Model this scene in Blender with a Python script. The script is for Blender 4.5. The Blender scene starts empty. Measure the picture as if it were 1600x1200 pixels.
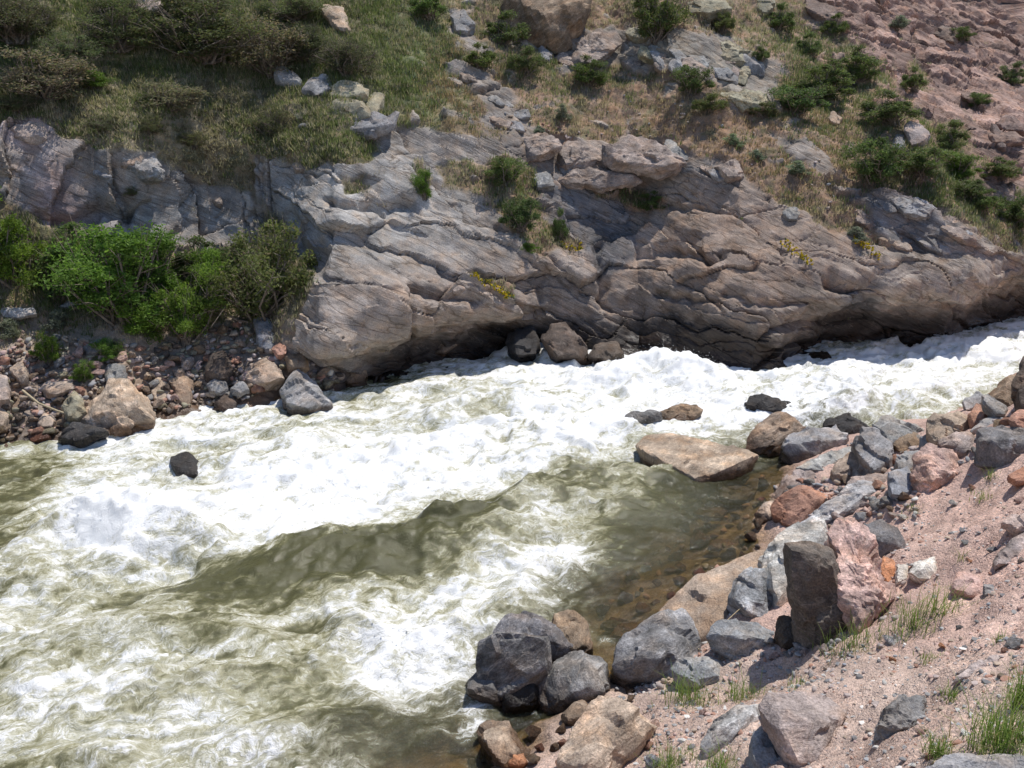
import bpy, bmesh, math, random
import numpy as np
from mathutils import Vector, Matrix

rng = np.random.default_rng(7)
random.seed(7)
SC = bpy.context.scene
COL = SC.collection

# ------------------------------------------------------------------ camera, sky, sun, exposure
FPX, PITCH, CAMZ = 1550.0, math.radians(18.0), 6.0
cam = bpy.data.cameras.new('camera')
cam.sensor_width = 36.0
cam.lens = FPX / 1600.0 * 36.0
cam.clip_start, cam.clip_end = 0.05, 2000.0
cam_o = bpy.data.objects.new('camera', cam)
cam_o.location = (0, 0, CAMZ)
cam_o.rotation_euler = (math.pi / 2 - PITCH, 0, 0)
COL.objects.link(cam_o)
SC.camera = cam_o

SUN_EL, SUN_AZ = math.radians(67.0), math.radians(44.0)      # azimuth measured from +Y towards +X
sun_dir = Vector((math.sin(SUN_AZ) * math.cos(SUN_EL), math.cos(SUN_AZ) * math.cos(SUN_EL), math.sin(SUN_EL)))
world = bpy.data.worlds.new('World')
SC.world = world
world.use_nodes = True
wn = world.node_tree
sky = wn.nodes.new('ShaderNodeTexSky')
sky.sky_type = 'NISHITA'
sky.sun_disc = False
sky.sun_elevation = SUN_EL
sky.sun_rotation = SUN_AZ
sky.altitude = 2000
bg = wn.nodes['Background']
bg.inputs['Strength'].default_value = 0.15
wn.links.new(sky.outputs[0], bg.inputs['Color'])
sun = bpy.data.lights.new('sun', 'SUN')
sun.energy = 4.0
sun.angle = math.radians(0.5)
sun.color = (1.0, 0.955, 0.89)
sun_o = bpy.data.objects.new('sun', sun)
sun_o.rotation_euler = (-sun_dir).to_track_quat('-Z', 'Y').to_euler()
sun_o.location = (0, 0, 30)
COL.objects.link(sun_o)
SC.view_settings.view_transform = 'Standard'
SC.view_settings.look = 'None'
SC.view_settings.gamma = 1.0
SC.view_settings.use_curve_mapping = False
SC.view_settings.exposure = 0.2
SC.cycles.max_bounces = 5
SC.cycles.diffuse_bounces = 3
SC.cycles.glossy_bounces = 2
SC.cycles.transmission_bounces = 2
SC.cycles.transparent_max_bounces = 6
SC.cycles.caustics_reflective = False
SC.cycles.caustics_refractive = False

# ------------------------------------------------------------------ projection helpers
CP, SP = math.cos(PITCH), math.sin(PITCH)
FWD = np.array([0, CP, -SP]); UP = np.array([0, SP, CP]); RT = np.array([1.0, 0, 0])
CAMP = np.array([0, 0, CAMZ])

def ray(px, py):
    return FWD + RT * (px - 800.0) / FPX + UP * (600.0 - py) / FPX
def at_depth(px, py, d):
    return CAMP + ray(px, py) * d
def at_z(px, py, z=0.0):
    r = ray(px, py)
    return CAMP + r * ((z - CAMZ) / r[2])
def proj(P):
    Q = P - CAMP
    d = Q @ FWD
    dd = np.where(d > 0.2, d, 0.2)
    return 800 + FPX * (Q @ RT) / dd, 600 - FPX * (Q @ UP) / dd, d

# ------------------------------------------------------------------ noise
_perm = np.random.default_rng(3).permutation(256).astype(np.int32)
_perm = np.concatenate([_perm, _perm, _perm])
_g = np.random.default_rng(4).normal(size=(256, 3)).astype(np.float32)
_g /= np.linalg.norm(_g, axis=1, keepdims=True)

def perlin(P):
    P = np.asarray(P, dtype=np.float32)
    I = np.floor(P); f = P - I
    I = I.astype(np.int32) & 255
    u = f * f * f * (f * (f * 6 - 15) + 10)
    X, Y, Z = I[:, 0], I[:, 1], I[:, 2]
    X1, Y1, Z1 = (X + 1) & 255, (Y + 1) & 255, (Z + 1) & 255
    def c(xi, yi, zi, ox, oy, oz):
        h = _perm[_perm[_perm[xi] + yi] + zi]
        g = _g[h]
        return g[:, 0] * (f[:, 0] - ox) + g[:, 1] * (f[:, 1] - oy) + g[:, 2] * (f[:, 2] - oz)
    ux, uy, uz = u[:, 0], u[:, 1], u[:, 2]
    a = c(X, Y, Z, 0, 0, 0); b = c(X1, Y, Z, 1, 0, 0); x00 = a + ux * (b - a)
    a = c(X, Y1, Z, 0, 1, 0); b = c(X1, Y1, Z, 1, 1, 0); x10 = a + ux * (b - a)
    a = c(X, Y, Z1, 0, 0, 1); b = c(X1, Y, Z1, 1, 0, 1); x01 = a + ux * (b - a)
    a = c(X, Y1, Z1, 0, 1, 1); b = c(X1, Y1, Z1, 1, 1, 1); x11 = a + ux * (b - a)
    y0 = x00 + uy * (x10 - x00); y1 = x01 + uy * (x11 - x01)
    return (y0 + uz * (y1 - y0)) * 1.5

def fbm(P, octv=4, gain=0.5, lac=2.03):
    P = np.asarray(P, dtype=np.float32)
    out = np.zeros(len(P), np.float32); a = 1.0
    for k in range(octv):
        out += a * perlin(P + 17.3 * k)
        P = P * lac; a *= gain
    return out

def ridged(P, octv=3, gain=0.5):
    P = np.asarray(P, dtype=np.float32)
    out = np.zeros(len(P), np.float32); a = 1.0
    for k in range(octv):
        out += a * (1 - 2 * np.abs(perlin(P + 9.1 * k)))
        P = P * 2.1; a *= gain
    return out

def _h(i, j, s):
    n = (i * 374761393 + j * 668265263 + s * 974634533) & 0x7fffffff
    n = ((n ^ (n >> 13)) * 1274126177) & 0x7fffffff
    return ((n ^ (n >> 16)) & 0xffff) / 65535.0

def worley(a, b, seed=0):
    """2D cellular noise: nearest distance, edge gap, cell random, offset from the cell centre, cell key"""
    ia = np.floor(a).astype(np.int64); ib = np.floor(b).astype(np.int64)
    f1 = np.full(a.shape, 9.0); f2 = f1.copy()
    idr = np.zeros(a.shape); da = np.zeros(a.shape); db = np.zeros(a.shape); key = np.zeros(a.shape, np.int64)
    for oi in (-1, 0, 1):
        for oj in (-1, 0, 1):
            ci, cj = ia + oi, ib + oj
            xa = ci + 0.1 + 0.8 * _h(ci, cj, seed); xb = cj + 0.1 + 0.8 * _h(ci, cj, seed + 11)
            d = np.hypot(a - xa, b - xb)
            m = d < f1
            f2 = np.where(m, f1, np.minimum(f2, d))
            f1 = np.where(m, d, f1)
            idr = np.where(m, _h(ci, cj, seed + 29), idr)
            da = np.where(m, a - xa, da); db = np.where(m, b - xb, db)
            key = np.where(m, ci * 100003 + cj, key)
    return f1, f2 - f1, idr, da, db, key

def sstep(a, b, x):
    t = np.clip((x - a) / (b - a), 0, 1)
    return t * t * (3 - 2 * t)

def poly_sd(px, py, poly):
    """signed distance in pixels, positive inside"""
    P = np.asarray(poly, float); n = len(P)
    d2 = np.full(px.shape, 1e12); ins = np.zeros(px.shape, bool)
    for i in range(n):
        x1, y1 = P[i]; x2, y2 = P[(i + 1) % n]
        ex, ey = x2 - x1, y2 - y1
        t = np.clip(((px - x1) * ex + (py - y1) * ey) / (ex * ex + ey * ey + 1e-9), 0, 1)
        d2 = np.minimum(d2, (px - x1 - t * ex) ** 2 + (py - y1 - t * ey) ** 2)
        if y1 != y2:
            c = ((y1 > py) != (y2 > py)) & (px < ex * (py - y1) / ey + x1)
            ins ^= c
    return np.where(ins, 1, -1) * np.sqrt(d2)

def line_d(X, Y, pts):
    """distance to a polyline and signed side (positive on its right-hand side)"""
    P = np.asarray(pts, float)
    best = np.full(X.shape, 1e12); sgn = np.ones(X.shape); tt = np.zeros(X.shape); L = 0.0
    for i in range(len(P) - 1):
        x1, y1 = P[i]; x2, y2 = P[i + 1]
        ex, ey = x2 - x1, y2 - y1; l = math.hypot(ex, ey)
        t = np.clip(((X - x1) * ex + (Y - y1) * ey) / (l * l), 0, 1)
        d = np.hypot(X - x1 - t * ex, Y - y1 - t * ey)
        m = d < best
        best = np.where(m, d, best)
        sgn = np.where(m, np.where(ex * (Y - y1) - ey * (X - x1) < 0, 1.0, -1.0), sgn)
        tt = np.where(m, L + t * l, tt); L += l
    return best, sgn, tt / L

# ------------------------------------------------------------------ mesh + object helpers
def mesh_np(name, V, faces, attrs=None, smooth=True, mat=None):
    """faces: (M,3) or (M,4) int array"""
    me = bpy.data.meshes.new(name)
    V = np.ascontiguousarray(V, np.float32); faces = np.ascontiguousarray(faces, np.int32)
    k = faces.shape[1]
    me.vertices.add(len(V)); me.vertices.foreach_set('co', V.ravel())
    me.loops.add(faces.size); me.loops.foreach_set('vertex_index', faces.ravel())
    me.polygons.add(len(faces))
    me.polygons.foreach_set('loop_start', np.arange(0, faces.size, k, dtype=np.int32))
    me.polygons.foreach_set('loop_total', np.full(len(faces), k, np.int32))
    me.polygons.foreach_set('use_smooth', np.full(len(faces), smooth, bool))
    for nm, arr in (attrs or {}).items():
        if arr.ndim == 2:
            at = me.attributes.new(nm, 'FLOAT_COLOR', 'POINT')
            at.data.foreach_set('color', np.ascontiguousarray(np.c_[arr[:, :3], np.ones(len(arr))], np.float32).ravel())
        else:
            at = me.attributes.new(nm, 'FLOAT', 'POINT')
            at.data.foreach_set('value', np.ascontiguousarray(arr, np.float32))
    me.update()
    if mat is not None:
        me.materials.append(mat)
    return me

def put(name, data, loc=(0, 0, 0), parent=None, rot=None, scale=None, color=None):
    o = bpy.data.objects.new(name, data)
    o.location = loc
    if rot is not None: o.rotation_euler = rot
    if scale is not None: o.scale = scale
    if color is not None: o.color = color
    COL.objects.link(o)
    if parent is not None: o.parent = parent
    return o

def tag(o, label=None, cat=None, group=None, kind=None):
    if label: o['label'] = label
    if cat: o['category'] = cat
    if group: o['group'] = group
    if kind: o['kind'] = kind
    return o

def grid_faces(nu, nv):
    i = np.arange(nu - 1)[:, None] * nv + np.arange(nv - 1)[None, :]
    return np.stack([i, i + nv, i + nv + 1, i + 1], -1).reshape(-1, 4)

def sub_mesh(name, V, F, attrs, mat):
    idx, inv = np.unique(F, return_inverse=True)
    return mesh_np(name, V[idx], inv.reshape(F.shape), {k: a[idx] for k, a in attrs.items()}, mat=mat)

# ------------------------------------------------------------------ materials
def new_mat(name):
    m = bpy.data.materials.new(name); m.use_nodes = True
    nt = m.node_tree
    return m, nt, nt.nodes['Principled BSDF']

def N(nt, typ, **kw):
    n = nt.nodes.new(typ)
    for k, v in kw.items():
        if k in n.bl_rna.properties.keys(): setattr(n, k, v)
        else: n.inputs[k.replace('_', ' ')].default_value = v
    return n

def math_n(nt, op, a, b=None, clamp=False):
    n = nt.nodes.new('ShaderNodeMath'); n.operation = op; n.use_clamp = clamp
    for i, v in enumerate((a, b)):
        if v is None: continue
        if isinstance(v, (int, float)): n.inputs[i].default_value = v
        else: nt.links.new(v, n.inputs[i])
    return n.outputs[0]

def mixc(nt, fac, a, b, typ='MIX'):
    n = nt.nodes.new('ShaderNodeMix'); n.data_type = 'RGBA'; n.blend_type = typ
    for sock, v in ((n.inputs[0], fac), (n.inputs[6], a), (n.inputs[7], b)):
        if isinstance(v, (int, float)): sock.default_value = v
        elif isinstance(v, tuple): sock.default_value = (*v[:3], 1)
        else: nt.links.new(v, sock)
    return n.outputs[2]

def ramp(nt, src, stops):
    n = nt.nodes.new('ShaderNodeValToRGB')
    el = n.color_ramp.elements
    while len(el) < len(stops): el.new(0.5)
    for e, (p, c) in zip(el, stops):
        e.position = p
        e.color = (c, c, c, 1) if isinstance(c, (int, float)) else (*c, 1)
    nt.links.new(src, n.inputs[0])
    return n.outputs[0]

def noise_n(nt, vec, scale, detail=4, rough=0.55, dist=0.0):
    n = nt.nodes.new('ShaderNodeTexNoise')
    n.inputs['Scale'].default_value = scale; n.inputs['Detail'].default_value = detail
    n.inputs['Roughness'].default_value = rough; n.inputs['Distortion'].default_value = dist
    if vec is not None: nt.links.new(vec, n.inputs['Vector'])
    return n.outputs['Fac']

def mapping(nt, vec, rot=(0, 0, 0), scale=(1, 1, 1), loc=None):
    n = nt.nodes.new('ShaderNodeMapping')
    n.inputs['Rotation'].default_value = rot; n.inputs['Scale'].default_value = scale
    nt.links.new(vec, n.inputs['Vector'])
    if loc is not None: nt.links.new(loc, n.inputs['Location'])
    return n.outputs[0]

def rock_material(name, attr):
    m, nt, bs = new_mat(name)
    geo = nt.nodes.new('ShaderNodeNewGeometry')
    tc = nt.nodes.new('ShaderNodeTexCoord')
    if attr:
        a = N(nt, 'ShaderNodeAttribute', attribute_name='col'); base = a.outputs['Color']
        w = N(nt, 'ShaderNodeAttribute', attribute_name='wet').outputs['Fac']
        rk = N(nt, 'ShaderNodeAttribute', attribute_name='rock').outputs['Fac']
        pos = geo.outputs['Position']
        vr = nt.nodes.new('ShaderNodeVectorRotate'); vr.rotation_type = 'Y_AXIS'
        vr.inputs['Angle'].default_value = math.radians(-26); nt.links.new(pos, vr.inputs['Vector'])
        fol = mapping(nt, vr.outputs[0], scale=(0.9, 1.6, 6.5))
        bandamt = math_n(nt, 'MULTIPLY', rk, 0.48)
        big = pos
    else:
        oi = nt.nodes.new('ShaderNodeObjectInfo'); base = oi.outputs['Color']
        bandamt = oi.outputs['Alpha']
        cmb = nt.nodes.new('ShaderNodeCombineXYZ')
        r100 = math_n(nt, 'MULTIPLY', oi.outputs['Random'], 57.0)
        for i in range(3): nt.links.new(r100, cmb.inputs[i])
        pos = tc.outputs['Object']
        vr = nt.nodes.new('ShaderNodeVectorRotate'); vr.rotation_type = 'AXIS_ANGLE'
        vr.inputs['Axis'].default_value = (0.45, 0.8, 0.15)
        nt.links.new(pos, vr.inputs['Vector'])
        nt.links.new(math_n(nt, 'MULTIPLY', oi.outputs['Random'], 6.283), vr.inputs['Angle'])
        fol = mapping(nt, vr.outputs[0], scale=(1.6, 2.4, 7.5), loc=cmb.outputs[0])
        big = mapping(nt, pos, loc=cmb.outputs[0])
        sep = nt.nodes.new('ShaderNodeSeparateXYZ'); nt.links.new(geo.outputs['Position'], sep.inputs[0])
        wz = math_n(nt, 'ADD', sep.outputs['Z'], math_n(nt, 'MULTIPLY', noise_n(nt, geo.outputs['Position'], 3.0, 3), -0.22))
        w = ramp(nt, math_n(nt, 'ADD', wz, 0.5), [(0.51, 1.0), (0.60, 0.0)])
    band = noise_n(nt, fol, 1.6, 6, 0.66, 0.25)
    band2 = noise_n(nt, fol, 4.5, 5, 0.66, 0.15)
    patch = noise_n(nt, big, 1.7, 4, 0.6)
    speck = noise_n(nt, big, 55.0, 3, 0.7)
    bmix = math_n(nt, 'ADD', math_n(nt, 'MULTIPLY', band, 0.6), math_n(nt, 'MULTIPLY', band2, 0.4))
    if not attr: bmix = math_n(nt, 'ADD', math_n(nt, 'ADD', math_n(nt, 'MULTIPLY', bmix, 1.05), math_n(nt, 'MULTIPLY', noise_n(nt, big, 3.4, 6, 0.68), 0.5)), -0.275)
    bfac = ramp(nt, bmix, [(0.36, 0.36), (0.46, 0.80), (0.55, 1.08), (0.62, 1.85)])
    c1 = mixc(nt, bandamt, base, mixc(nt, 1.0, base, bfac, 'MULTIPLY'))
    c2 = mixc(nt, 1.0, c1, ramp(nt, patch, [(0.3, 0.66), (0.5, 1.0), (0.7, 1.32)]), 'MULTIPLY')
    warm = ramp(nt, noise_n(nt, big, 3.1, 4, 0.6), [(0.45, (1.0, 1.0, 1.0)), (0.68, (1.22, 1.0, 0.80))])
    c2 = mixc(nt, 0.7, c2, mixc(nt, 1.0, c2, warm, 'MULTIPLY'))
    c3 = mixc(nt, 1.0, c2, ramp(nt, speck, [(0.28, 0.55), (0.5, 1.0), (0.72, 1.45)]), 'MULTIPLY')
    vn = noise_n(nt, fol, 0.9, 3, 0.5, 1.2)
    vein = math_n(nt, 'MULTIPLY', ramp(nt, vn, [(0.492, 0.0), (0.505, 0.8), (0.518, 0.0)]), bandamt)
    c3 = mixc(nt, vein, c3, mixc(nt, 0.55, c3, (0.55, 0.47, 0.39)))
    vo = nt.nodes.new('ShaderNodeTexVoronoi'); vo.feature = 'DISTANCE_TO_EDGE'
    crk = fol if attr else mapping(nt, vr.outputs[0], scale=(1.0, 1.0, 1.5), loc=cmb.outputs[0])
    vo.inputs['Scale'].default_value = 0.62 if attr else 2.1
    wn_ = nt.nodes.new('ShaderNodeTexNoise'); wn_.inputs['Scale'].default_value = 1.4; wn_.inputs['Detail'].default_value = 5
    nt.links.new(crk, wn_.inputs['Vector'])
    ws = nt.nodes.new('ShaderNodeVectorMath'); ws.operation = 'SCALE'; ws.inputs['Scale'].default_value = 1.1 if attr else 0.45
    nt.links.new(wn_.outputs['Color'], ws.inputs[0])
    wadd = nt.nodes.new('ShaderNodeVectorMath'); nt.links.new(crk, wadd.inputs[0]); nt.links.new(ws.outputs[0], wadd.inputs[1])
    nt.links.new(wadd.outputs[0], vo.inputs['Vector'])
    frac = ramp(nt, vo.outputs['Distance'], [(0.0, 0.0), (0.035 if attr else 0.018, 1.0)])
    if attr: frac = math_n(nt, 'MAXIMUM', frac, math_n(nt, 'SUBTRACT', 1.0, rk))
    else: frac = math_n(nt, 'MAXIMUM', frac, 0.8)
    c3 = mixc(nt, frac, mixc(nt, 1.0, c3, (0.62, 0.58, 0.54), 'MULTIPLY'), c3)
    wetc = mixc(nt, 1.0, c3, (0.36, 0.30, 0.26), 'MULTIPLY')
    nt.links.new(mixc(nt, w, c3, wetc), bs.inputs['Base Color'])
    rr = nt.nodes.new('ShaderNodeMapRange')
    rr.inputs['To Min'].default_value = 0.88; rr.inputs['To Max'].default_value = 0.22
    nt.links.new(w, rr.inputs['Value']); nt.links.new(rr.outputs[0], bs.inputs['Roughness'])
    bs.inputs['Specular IOR Level'].default_value = 0.3
    bp = nt.nodes.new('ShaderNodeBump'); bp.inputs['Strength'].default_value = 0.6 if attr else 0.9; bp.inputs['Distance'].default_value = 0.03 if attr else 0.035
    hgt = math_n(nt, 'ADD', math_n(nt, 'ADD', math_n(nt, 'MULTIPLY', band2, 1.0 if attr else 0.55), math_n(nt, 'MULTIPLY', frac, 0.6)),
                 math_n(nt, 'ADD', math_n(nt, 'MULTIPLY', noise_n(nt, big, 14.0, 6, 0.65), 0.8), math_n(nt, 'MULTIPLY', speck, 0.15)))
    nt.links.new(hgt, bp.inputs['Height']); nt.links.new(bp.outputs[0], bs.inputs['Normal'])
    return m

M_HILL = rock_material('hillside_rock_and_soil', True)
M_ROCK = rock_material('boulder_rock', False)

def soil_material():
    m, nt, bs = new_mat('pink_gravel_soil')
    geo = nt.nodes.new('ShaderNodeNewGeometry'); pos = geo.outputs['Position']
    a = N(nt, 'ShaderNodeAttribute', attribute_name='col').outputs['Color']
    v = nt.nodes.new('ShaderNodeTexVoronoi'); v.inputs['Scale'].default_value = 42.0
    nt.links.new(pos, v.inputs['Vector'])
    v2 = nt.nodes.new('ShaderNodeTexVoronoi'); v2.inputs['Scale'].default_value = 95.0
    nt.links.new(pos, v2.inputs['Vector'])
    hsv = nt.nodes.new('ShaderNodeSeparateColor'); nt.links.new(v.outputs['Color'], hsv.inputs[0])
    hs2 = nt.nodes.new('ShaderNodeSeparateColor'); nt.links.new(v2.outputs['Color'], hs2.inputs[0])
    peb = ramp(nt, hsv.outputs[0], [(0.0, (0.62, 0.60, 0.62)), (0.3, (0.95, 0.95, 0.95)), (0.7, (1.08, 1.0, 0.96)), (1.0, (1.45, 1.38, 1.32))])
    peb2 = ramp(nt, hs2.outputs[1], [(0.0, 0.72), (0.5, 1.0), (1.0, 1.3)])
    where = ramp(nt, noise_n(nt, pos, 1.3, 4), [(0.38, 0.25), (0.62, 0.9)])
    c = mixc(nt, where, a, mixc(nt, 1.0, a, peb, 'MULTIPLY'))
    c = mixc(nt, 0.8, c, mixc(nt, 1.0, c, peb2, 'MULTIPLY'))
    c = mixc(nt, 1.0, c, ramp(nt, noise_n(nt, pos, 2.2, 5), [(0.3, 0.8), (0.7, 1.18)]), 'MULTIPLY')
    nt.links.new(c, bs.inputs['Base Color'])
    bs.inputs['Roughness'].default_value = 0.95; bs.inputs['Specular IOR Level'].default_value = 0.15
    bp = nt.nodes.new('ShaderNodeBump'); bp.inputs['Strength'].default_value = 0.8; bp.inputs['Distance'].default_value = 0.02
    h = math_n(nt, 'ADD', math_n(nt, 'MULTIPLY', noise_n(nt, pos, 25, 5, 0.7), 1.0),
               math_n(nt, 'ADD', math_n(nt, 'MULTIPLY', v.outputs['Distance'], -0.6), math_n(nt, 'MULTIPLY', v2.outputs['Distance'], -0.4)))
    nt.links.new(h, bp.inputs['Height']); nt.links.new(bp.outputs[0], bs.inputs['Normal'])
    return m
M_SOIL = soil_material()

def leaf_material(name, trans=0.3, rough=0.6):
    m, nt, bs = new_mat(name)
    a = N(nt, 'ShaderNodeAttribute', attribute_name='col').outputs['Color']
    oi = nt.nodes.new('ShaderNodeObjectInfo')
    c = mixc(nt, 1.0, a, oi.outputs['Color'], 'MULTIPLY')
    nt.links.new(c, bs.inputs['Base Color'])
    bs.inputs['Roughness'].default_value = rough; bs.inputs['Specular IOR Level'].default_value = 0.25
    tr = nt.nodes.new('ShaderNodeBsdfTranslucent')
    nt.links.new(mixc(nt, 1.0, c, (1.0, 1.05, 0.75), 'MULTIPLY'), tr.inputs['Color'])
    mx = nt.nodes.new('ShaderNodeMixShader'); mx.inputs[0].default_value = trans
    nt.links.new(bs.outputs[0], mx.inputs[1]); nt.links.new(tr.outputs[0], mx.inputs[2])
    nt.links.new(mx.outputs[0], nt.nodes['Material Output'].inputs['Surface'])
    return m
M_LEAF = leaf_material('shrub_leaf', 0.5)
M_GRASS = leaf_material('grass_blade', 0.5, 0.7)

def bark_material():
    m, nt, bs = new_mat('twig_bark')
    tc = nt.nodes.new('ShaderNodeTexCoord')
    n = noise_n(nt, tc.outputs['Object'], 22, 4)
    nt.links.new(ramp(nt, n, [(0.3, (0.10, 0.075, 0.055)), (0.7, (0.24, 0.20, 0.16))]), bs.inputs['Base Color'])
    bs.inputs['Roughness'].default_value = 0.9
    return m
M_BARK = bark_material()

# ------------------------------------------------------------------ far side: hillside with its bedrock
FAR_PX = [(-500, 800), (-200, 725), (0, 692), (100, 685), (200, 658), (330, 638), (450, 636), (510, 628), (570, 603), (640, 582), (740, 565),
          (840, 556), (920, 553), (1000, 548), (1060, 560), (1110, 574), (1180, 580), (1300, 562), (1360, 550), (1420, 548),
          (1500, 552), (1550, 530), (1600, 516), (1800, 470), (2000, 440)]
_w = np.array([at_z(x, y)[:2] for x, y in FAR_PX])
_wx = np.concatenate([[-60, -30], _w[:, 0], [40, 90]])
_wy = np.concatenate([[-20, 1], _w[:, 1], [_w[-1, 1] + 5, _w[-1, 1] + 22]])
o_ = np.argsort(_wx); _wx, _wy = _wx[o_], _wy[o_]
def far_y(x): return np.interp(x, _wx, _wy)
def xw(px): return np.interp(px, [p[0] for p in FAR_PX], _w[:, 0])

HK = np.array([-1.6, -0.6, 0.0, 0.3, 0.7, 1.1, 1.4, 1.8, 2.5, 3.3, 4.3, 4.8, 5.5, 7.0, 9.0, 12, 18, 34])
PROF = [  # column in the photograph, setback of the slope at each height of HK
    (-300, [-3, -1, 0, .5, 1.2, 1.9, 2.5, 3.2, 4.2, 4.6, 5.1, 5.7, 6.7, 8.7, 11.4, 15, 22, 36]),
    (60,   [-3, -1, 0, .5, 1.2, 1.9, 2.5, 3.2, 4.1, 4.5, 4.9, 5.5, 6.5, 8.5, 11.2, 15, 22, 36]),
    (250,  [-3, -1, 0, .5, 1.2, 1.9, 2.5, 3.2, 4.2, 4.55, 5.0, 5.6, 6.5, 8.5, 11.2, 15, 22, 36]),
    (400,  [-3, -1, 0, .5, 1.1, 1.7, 2.2, 2.7, 3.4, 3.9, 4.5, 5.2, 6.2, 8.3, 11, 15, 22, 36]),
    (500,  [-3, -.4, .5, .6, .5, .05, .25, .7, 1.5, 2.4, 3.6, 4.4, 5.6, 7.8, 10.5, 14.5, 22, 36]),
    (600,  [-3, -.2, .6, .6, .45, -.35, -.35, .1, .9, 1.85, 3.2, 4.0, 5.3, 7.5, 10.2, 14.2, 22, 36]),
    (800,  [-3, -.2, .7, .7, .5, -.3, -.25, .1, .85, 1.8, 3.1, 3.9, 5.2, 7.4, 10.2, 14.2, 22, 36]),
    (880,  [-3, -1, 0, .1, .2, .35, .6, 1.0, 1.7, 2.6, 3.8, 4.5, 5.7, 7.8, 10.4, 14.2, 22, 36]),
    (1050, [-3, -1, 0, .15, .3, .55, .8, 1.15, 1.95, 2.9, 4.2, 4.9, 6.1, 8.2, 10.8, 14.5, 22, 36]),
    (1180, [-3, -1, 0, .1, .15, .25, .5, .9, 1.75, 2.75, 4.0, 4.9, 6.2, 8.6, 11.2, 15, 23, 37]),
    (1300, [-3, -.2, .9, .95, .8, -.15, -.25, .15, 1.05, 2.1, 3.6, 4.7, 6.4, 9.0, 11.8, 15.5, 23, 37]),
    (1430, [-3, -.2, 1.0, 1.05, .95, .6, -.05, .1, .8, 1.9, 3.6, 5.0, 7.0, 9.8, 12.6, 16, 23, 37]),
    (1600, [-3, -.2, 1.0, 1.05, 1.0, .7, .0, .05, .6, 1.8, 3.8, 5.4, 7.6, 10.4, 13.2, 17, 24, 38]),
    (1900, [-3, -1, .2, .3, .4, .3, .3, .5, 1.2, 2.4, 4.5, 6, 8.2, 11, 14, 18, 25, 39])]
_px = np.array([xw(p[0]) for p in PROF]); _ps = np.array([p[1] for p in PROF])
from numpy import interp
def setback(x, h):
    """x, h 1D knot arrays -> grid (smooth in both)"""
    cols = np.array([interp(h, HK, row) for row in _ps])
    k = np.ones(9) / 9.0                                    # soften the knots over height
    pad = np.pad(cols, ((0, 0), (4, 4)), 'edge')
    sm = np.array([np.convolve(r, k, 'valid') for r in pad])
    out = np.empty((len(x), len(h)))
    for j in range(len(h)):
        out[:, j] = interp(x, _px, sm[:, j])
    return out

xs = np.concatenate([np.linspace(-45, -12, 26)[:-1], np.arange(-12, 17.5, 0.032), np.linspace(17.6, 70, 40)])
hs = np.concatenate([np.linspace(-1.6, -0.2, 8)[:-1], np.arange(-0.2, 8.6, 0.0235), np.geomspace(8.65, 34, 30)])
X, Hh = np.meshgrid(xs, hs, indexing='ij')
SB = setback(xs, hs)
Yb = far_y(X) + SB
nu, nv = X.shape
P0 = np.stack([X, Yb, Hh], -1)
du = np.gradient(P0, axis=0); dv = np.gradient(P0, axis=1)
NR = np.cross(du, dv); NR /= np.linalg.norm(NR, axis=-1, keepdims=True) + 1e-9
if NR[nu // 2, nv // 2, 1] > 0: NR = -NR
# smooth normals over the surface so the displacement does not fold
for _ in range(6):
    NR[1:-1] = (NR[:-2] + NR[1:-1] * 2 + NR[2:]) / 4
    NR[:, 1:-1] = (NR[:, :-2] + NR[:, 1:-1] * 2 + NR[:, 2:]) / 4
NR /= np.linalg.norm(NR, axis=-1, keepdims=True) + 1e-9
P = P0.reshape(-1, 3); NR = NR.reshape(-1, 3)
big = fbm(P * 0.45, 3)
P = P + NR * (big * 0.22)[:, None]
px, py, dep = proj(P)
wob = 15.0
qx = px + wob * fbm(P * 1.5 + 5, 3); qy = py + wob * 0.8 * fbm(P * 1.5 + 31, 3)

ROCKS_IN = [
    [(-200, 215), (0, 200), (20, 188), (60, 185), (95, 212), (130, 226), (180, 232), (245, 238), (258, 262), (290, 268), (320, 290), (392, 303), (412, 345), (395, 392), (300, 395), (200, 382), (100, 362), (40, 335), (0, 300), (-200, 300)],
    [(395, 250), (430, 243), (480, 263), (560, 256), (605, 238), (570, 205), (575, 188), (640, 192), (720, 206), (790, 208), (830, 203), (870, 208), (950, 222), (1000, 212), (1060, 232), (1110, 243), (1160, 262), (1180, 290), (1200, 312), (1240, 332), (1290, 355), (1350, 388), (1395, 400),
     (1360, 345), (1325, 305), (1400, 305), (1470, 322), (1500, 350), (1560, 385), (1650, 410), (1900, 420), (1900, 700), (1400, 640), (1000, 640), (600, 660), (440, 575), (462, 520), (490, 440), (440, 350), (405, 330)],
    [(690, 92), (730, 95), (765, 118), (800, 150), (830, 180), (870, 206), (800, 208), (735, 192), (765, 165), (728, 130)],
    [(690, 15), (735, 20), (745, 60), (770, 75), (760, 95), (715, 60)],
    [(760, 52), (890, 60), (960, 38), (1040, 48), (1110, 52), (1200, 88), (1228, 105), (1205, 168), (1150, 162), (1110, 128), (1050, 134), (1000, 114), (960, 98), (880, 112), (865, 75), (780, 70)],
    [(1235, -60), (1270, 40), (1330, 85), (1390, 112), (1400, 150), (1440, 182), (1485, 215), (1520, 238), (1550, 262), (1590, 300), (1700, 340), (2100, 400), (2100, -60)],
    [(1195, 203), (1250, 212), (1282, 235), (1305, 262), (1325, 278), (1300, 288), (1250, 252)],
    [(1520, 272), (1560, 270), (1592, 310), (1575, 325), (1540, 300)],
]
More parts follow.
